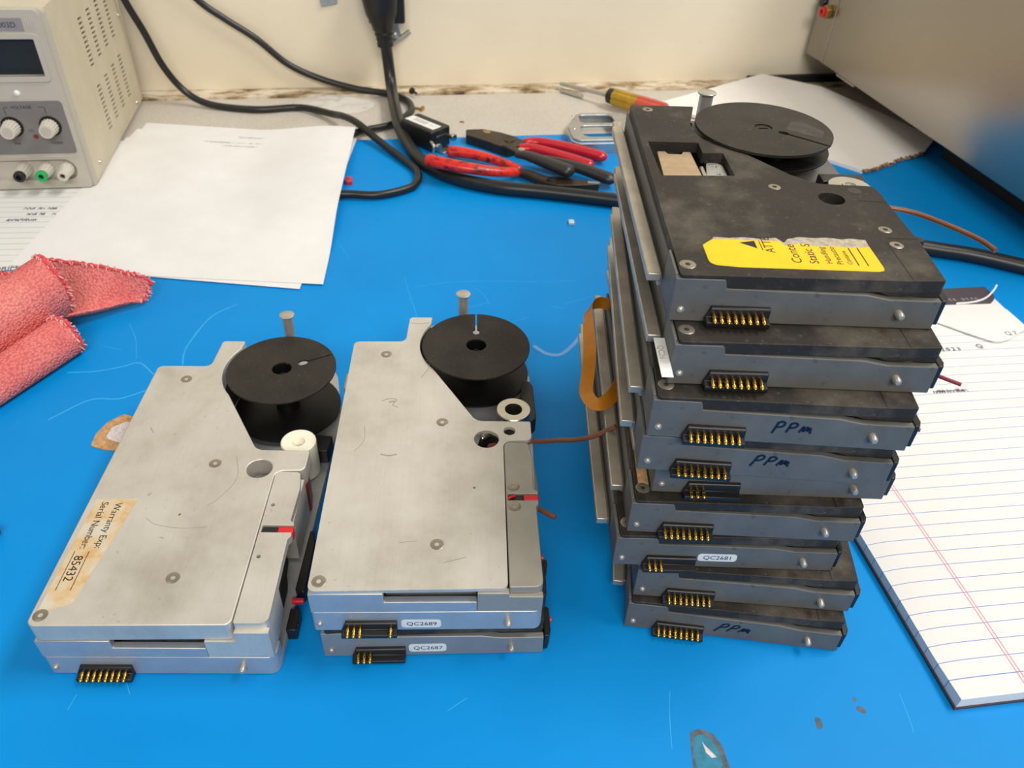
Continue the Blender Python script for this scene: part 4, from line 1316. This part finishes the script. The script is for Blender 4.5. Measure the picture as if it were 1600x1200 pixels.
# screwdriver
sd = empty('screwdriver', (98, 893, 0))
tag(sd, 'screwdriver with amber, black and red handle lying toward the wall', 'screwdriver')
OS = (98, 893, 0)
ax = Vector((.60, -.47, .02)).normalized()
rel(OS, M().tube([(38, 947, 8), (60, 932, 9), (92, 908, 11)], lambda t: 2.2 + .6 * t, 12, 4)).build('shaft', 'satin', sd)
R = Matrix.Translation((91, 909, 11)) @ Vector((.70, -.50, .0)).to_track_quat('Z', 'Y').to_matrix().to_4x4()
rel(OS, M().lathe([(0, 0), (6, .2), (8.2, 2), (8.6, 6), (7.6, 9), (0, 9)], seg=24, mat=R)).build('collar', 'blackgrip', sd)
def flute(a, b, r):
    n = 24
    vs = [((r * (1 if i % 4 else .84)) * cos(2 * pi * i / n), (r * (1 if i % 4 else .84)) * sin(2 * pi * i / n), z) for z in (a, b) for i in range(n)]
    return M().add(vs, [tuple(range(n)), tuple(range(n, 2 * n))] + [(i, (i + 1) % n, (i + 1) % n + n, i + n) for i in range(n)], R)
rel(OS, flute(9, 40, 9.6)).build('handle', 'amber', sd, bevel=.4)
rel(OS, flute(40, 74, 9.7)).build('handle_end', 'redhandle', sd, bevel=.6)
hx = M().tube([(34.5, 950, .9), (50, 938, .9), (64, 928, .9)], 2.8, 6, 2)
tag(hx.build('hex_key', 'steel', smooth=False), 'short bright steel rod beside the screwdriver shaft', 'rod')

# ------------------------------------------------------------------ small loose things
def scr(name, loc, rot, mt, label):
    m = M().lathe([(0, 0), (1.3, 0), (1.3, 7), (3.6, 8.2), (3.9, 9.6), (1.2, 9.6), (1.0, 9.0), (0, 9.0)], seg=16)
    m.v = [(x, z - 5, y + 1.5) for x, y, z in m.v]
    o = m.build(name, mt, origin=loc, rot=rot)
    tag(o, label, 'screw')
scr('machine_screw', (-119, 866, -.4 - 1.3), radians(-110), 'brass', 'small brass screw lying on the grey laminate right of the thick cord')
scr('machine_screw', (-130, 906, 2.0), radians(40), 'black', 'small black screw lying at the foot of the cream wall')
for x, y, s_, lab_ in ((-179.5, 863, 3.2, 'rust red crumb on the laminate left of the thick cord'), (-69.5, 838, 2.8, 'rust red crumb on the laminate above the black receptacle')):
    m = M().prism([rnd([(-s_, -.6, .4), (s_, -s_ * .4, .6), (s_ * .7, s_ * .3, .4), (-s_ * .6, .8, .3)])], 0, 1.2)
    tag(m.build('crumb', 'rust', origin=(x, y, -2), bevel=.3), lab_, 'crumb')
m = M().prism([rnd([(-2.6, -3.4, .5), (2.4, -3.2, .5), (2.6, 3.2, .5), (-2.2, 3.4, .5)])], 0, 2.4)
tag(m.build('plastic_chip', 'chip', origin=(43.8, 620, 0), rot=.1, bevel=.5), 'pale square plastic chip alone on the blue mat', 'chip')
fs_ = ribbon([(13.5, 438, 2.2), (20.7, 432.5, .9), (27, 430.8, .6), (33, 432, .9), (40, 439, 3), (45.3, 446, 6)], [(.5, 1, .2), (.5, 1, .1), (.2, 1, .1), (-.2, 1, .1), (-.5, 1, .2), (-.6, 1, .4)], 2.6, .12, 'film_strip', 'film')
tag(fs_, 'curled strip of clear film on the mat beside the stack', 'film')
# crumpled clear bag by the wall
vs, fs = [], []
nb = 26
for j in range(nb + 1):
    for i in range(nb + 1):
        u, v = i / nb * 2 - 1, j / nb * 2 - 1
        a = math.hypot(u, v)
        k_ = max(abs(u), abs(v)) / a if a > 1e-6 else 1
        x, y = u * k_ * 46, v * k_ * 30
        z = 7 * (1 - min(1, a * k_) ** 2) * (.7 + .6 * noise.noise(Vector((x * .08, y * .08, 2)))) - 1.5
        vs.append((x, y, max(-1.7, z)))
for j in range(nb):
    for i in range(nb):
        a = j * (nb + 1) + i
        fs.append((a, a + 1, a + nb + 2, a + nb + 1))
bgm = M().add(vs, fs).build('plastic_bag', 'bag', origin=(-214, 868, 0), rot=.2)
so = bgm.modifiers.new('thick', 'SOLIDIFY')
so.thickness = .0002
tag(bgm, 'small clear plastic bag on the laminate at the foot of the wall', 'bag')
m = M().tube([(-12, 0, 3), (0, 1, 4), (7, 2, 3.6)], lambda t: 5 - 3 * t * t, 12, 5)
tag(m.build('black_cap', 'black', origin=(-264, 251, 0)), 'black rounded tip at the left edge of the mat', 'cap')
m = M().prism([rnd([(-3, -5, 1), (3, -5, 1), (3, 5, 1), (-3, 5, 1)])], 0, 4)
tag(m.build('red_scrap', 'red', origin=(-160, 675, 0), rot=.2, bevel=.6), 'small red plastic piece under the right edge of the white sheets', 'scrap')
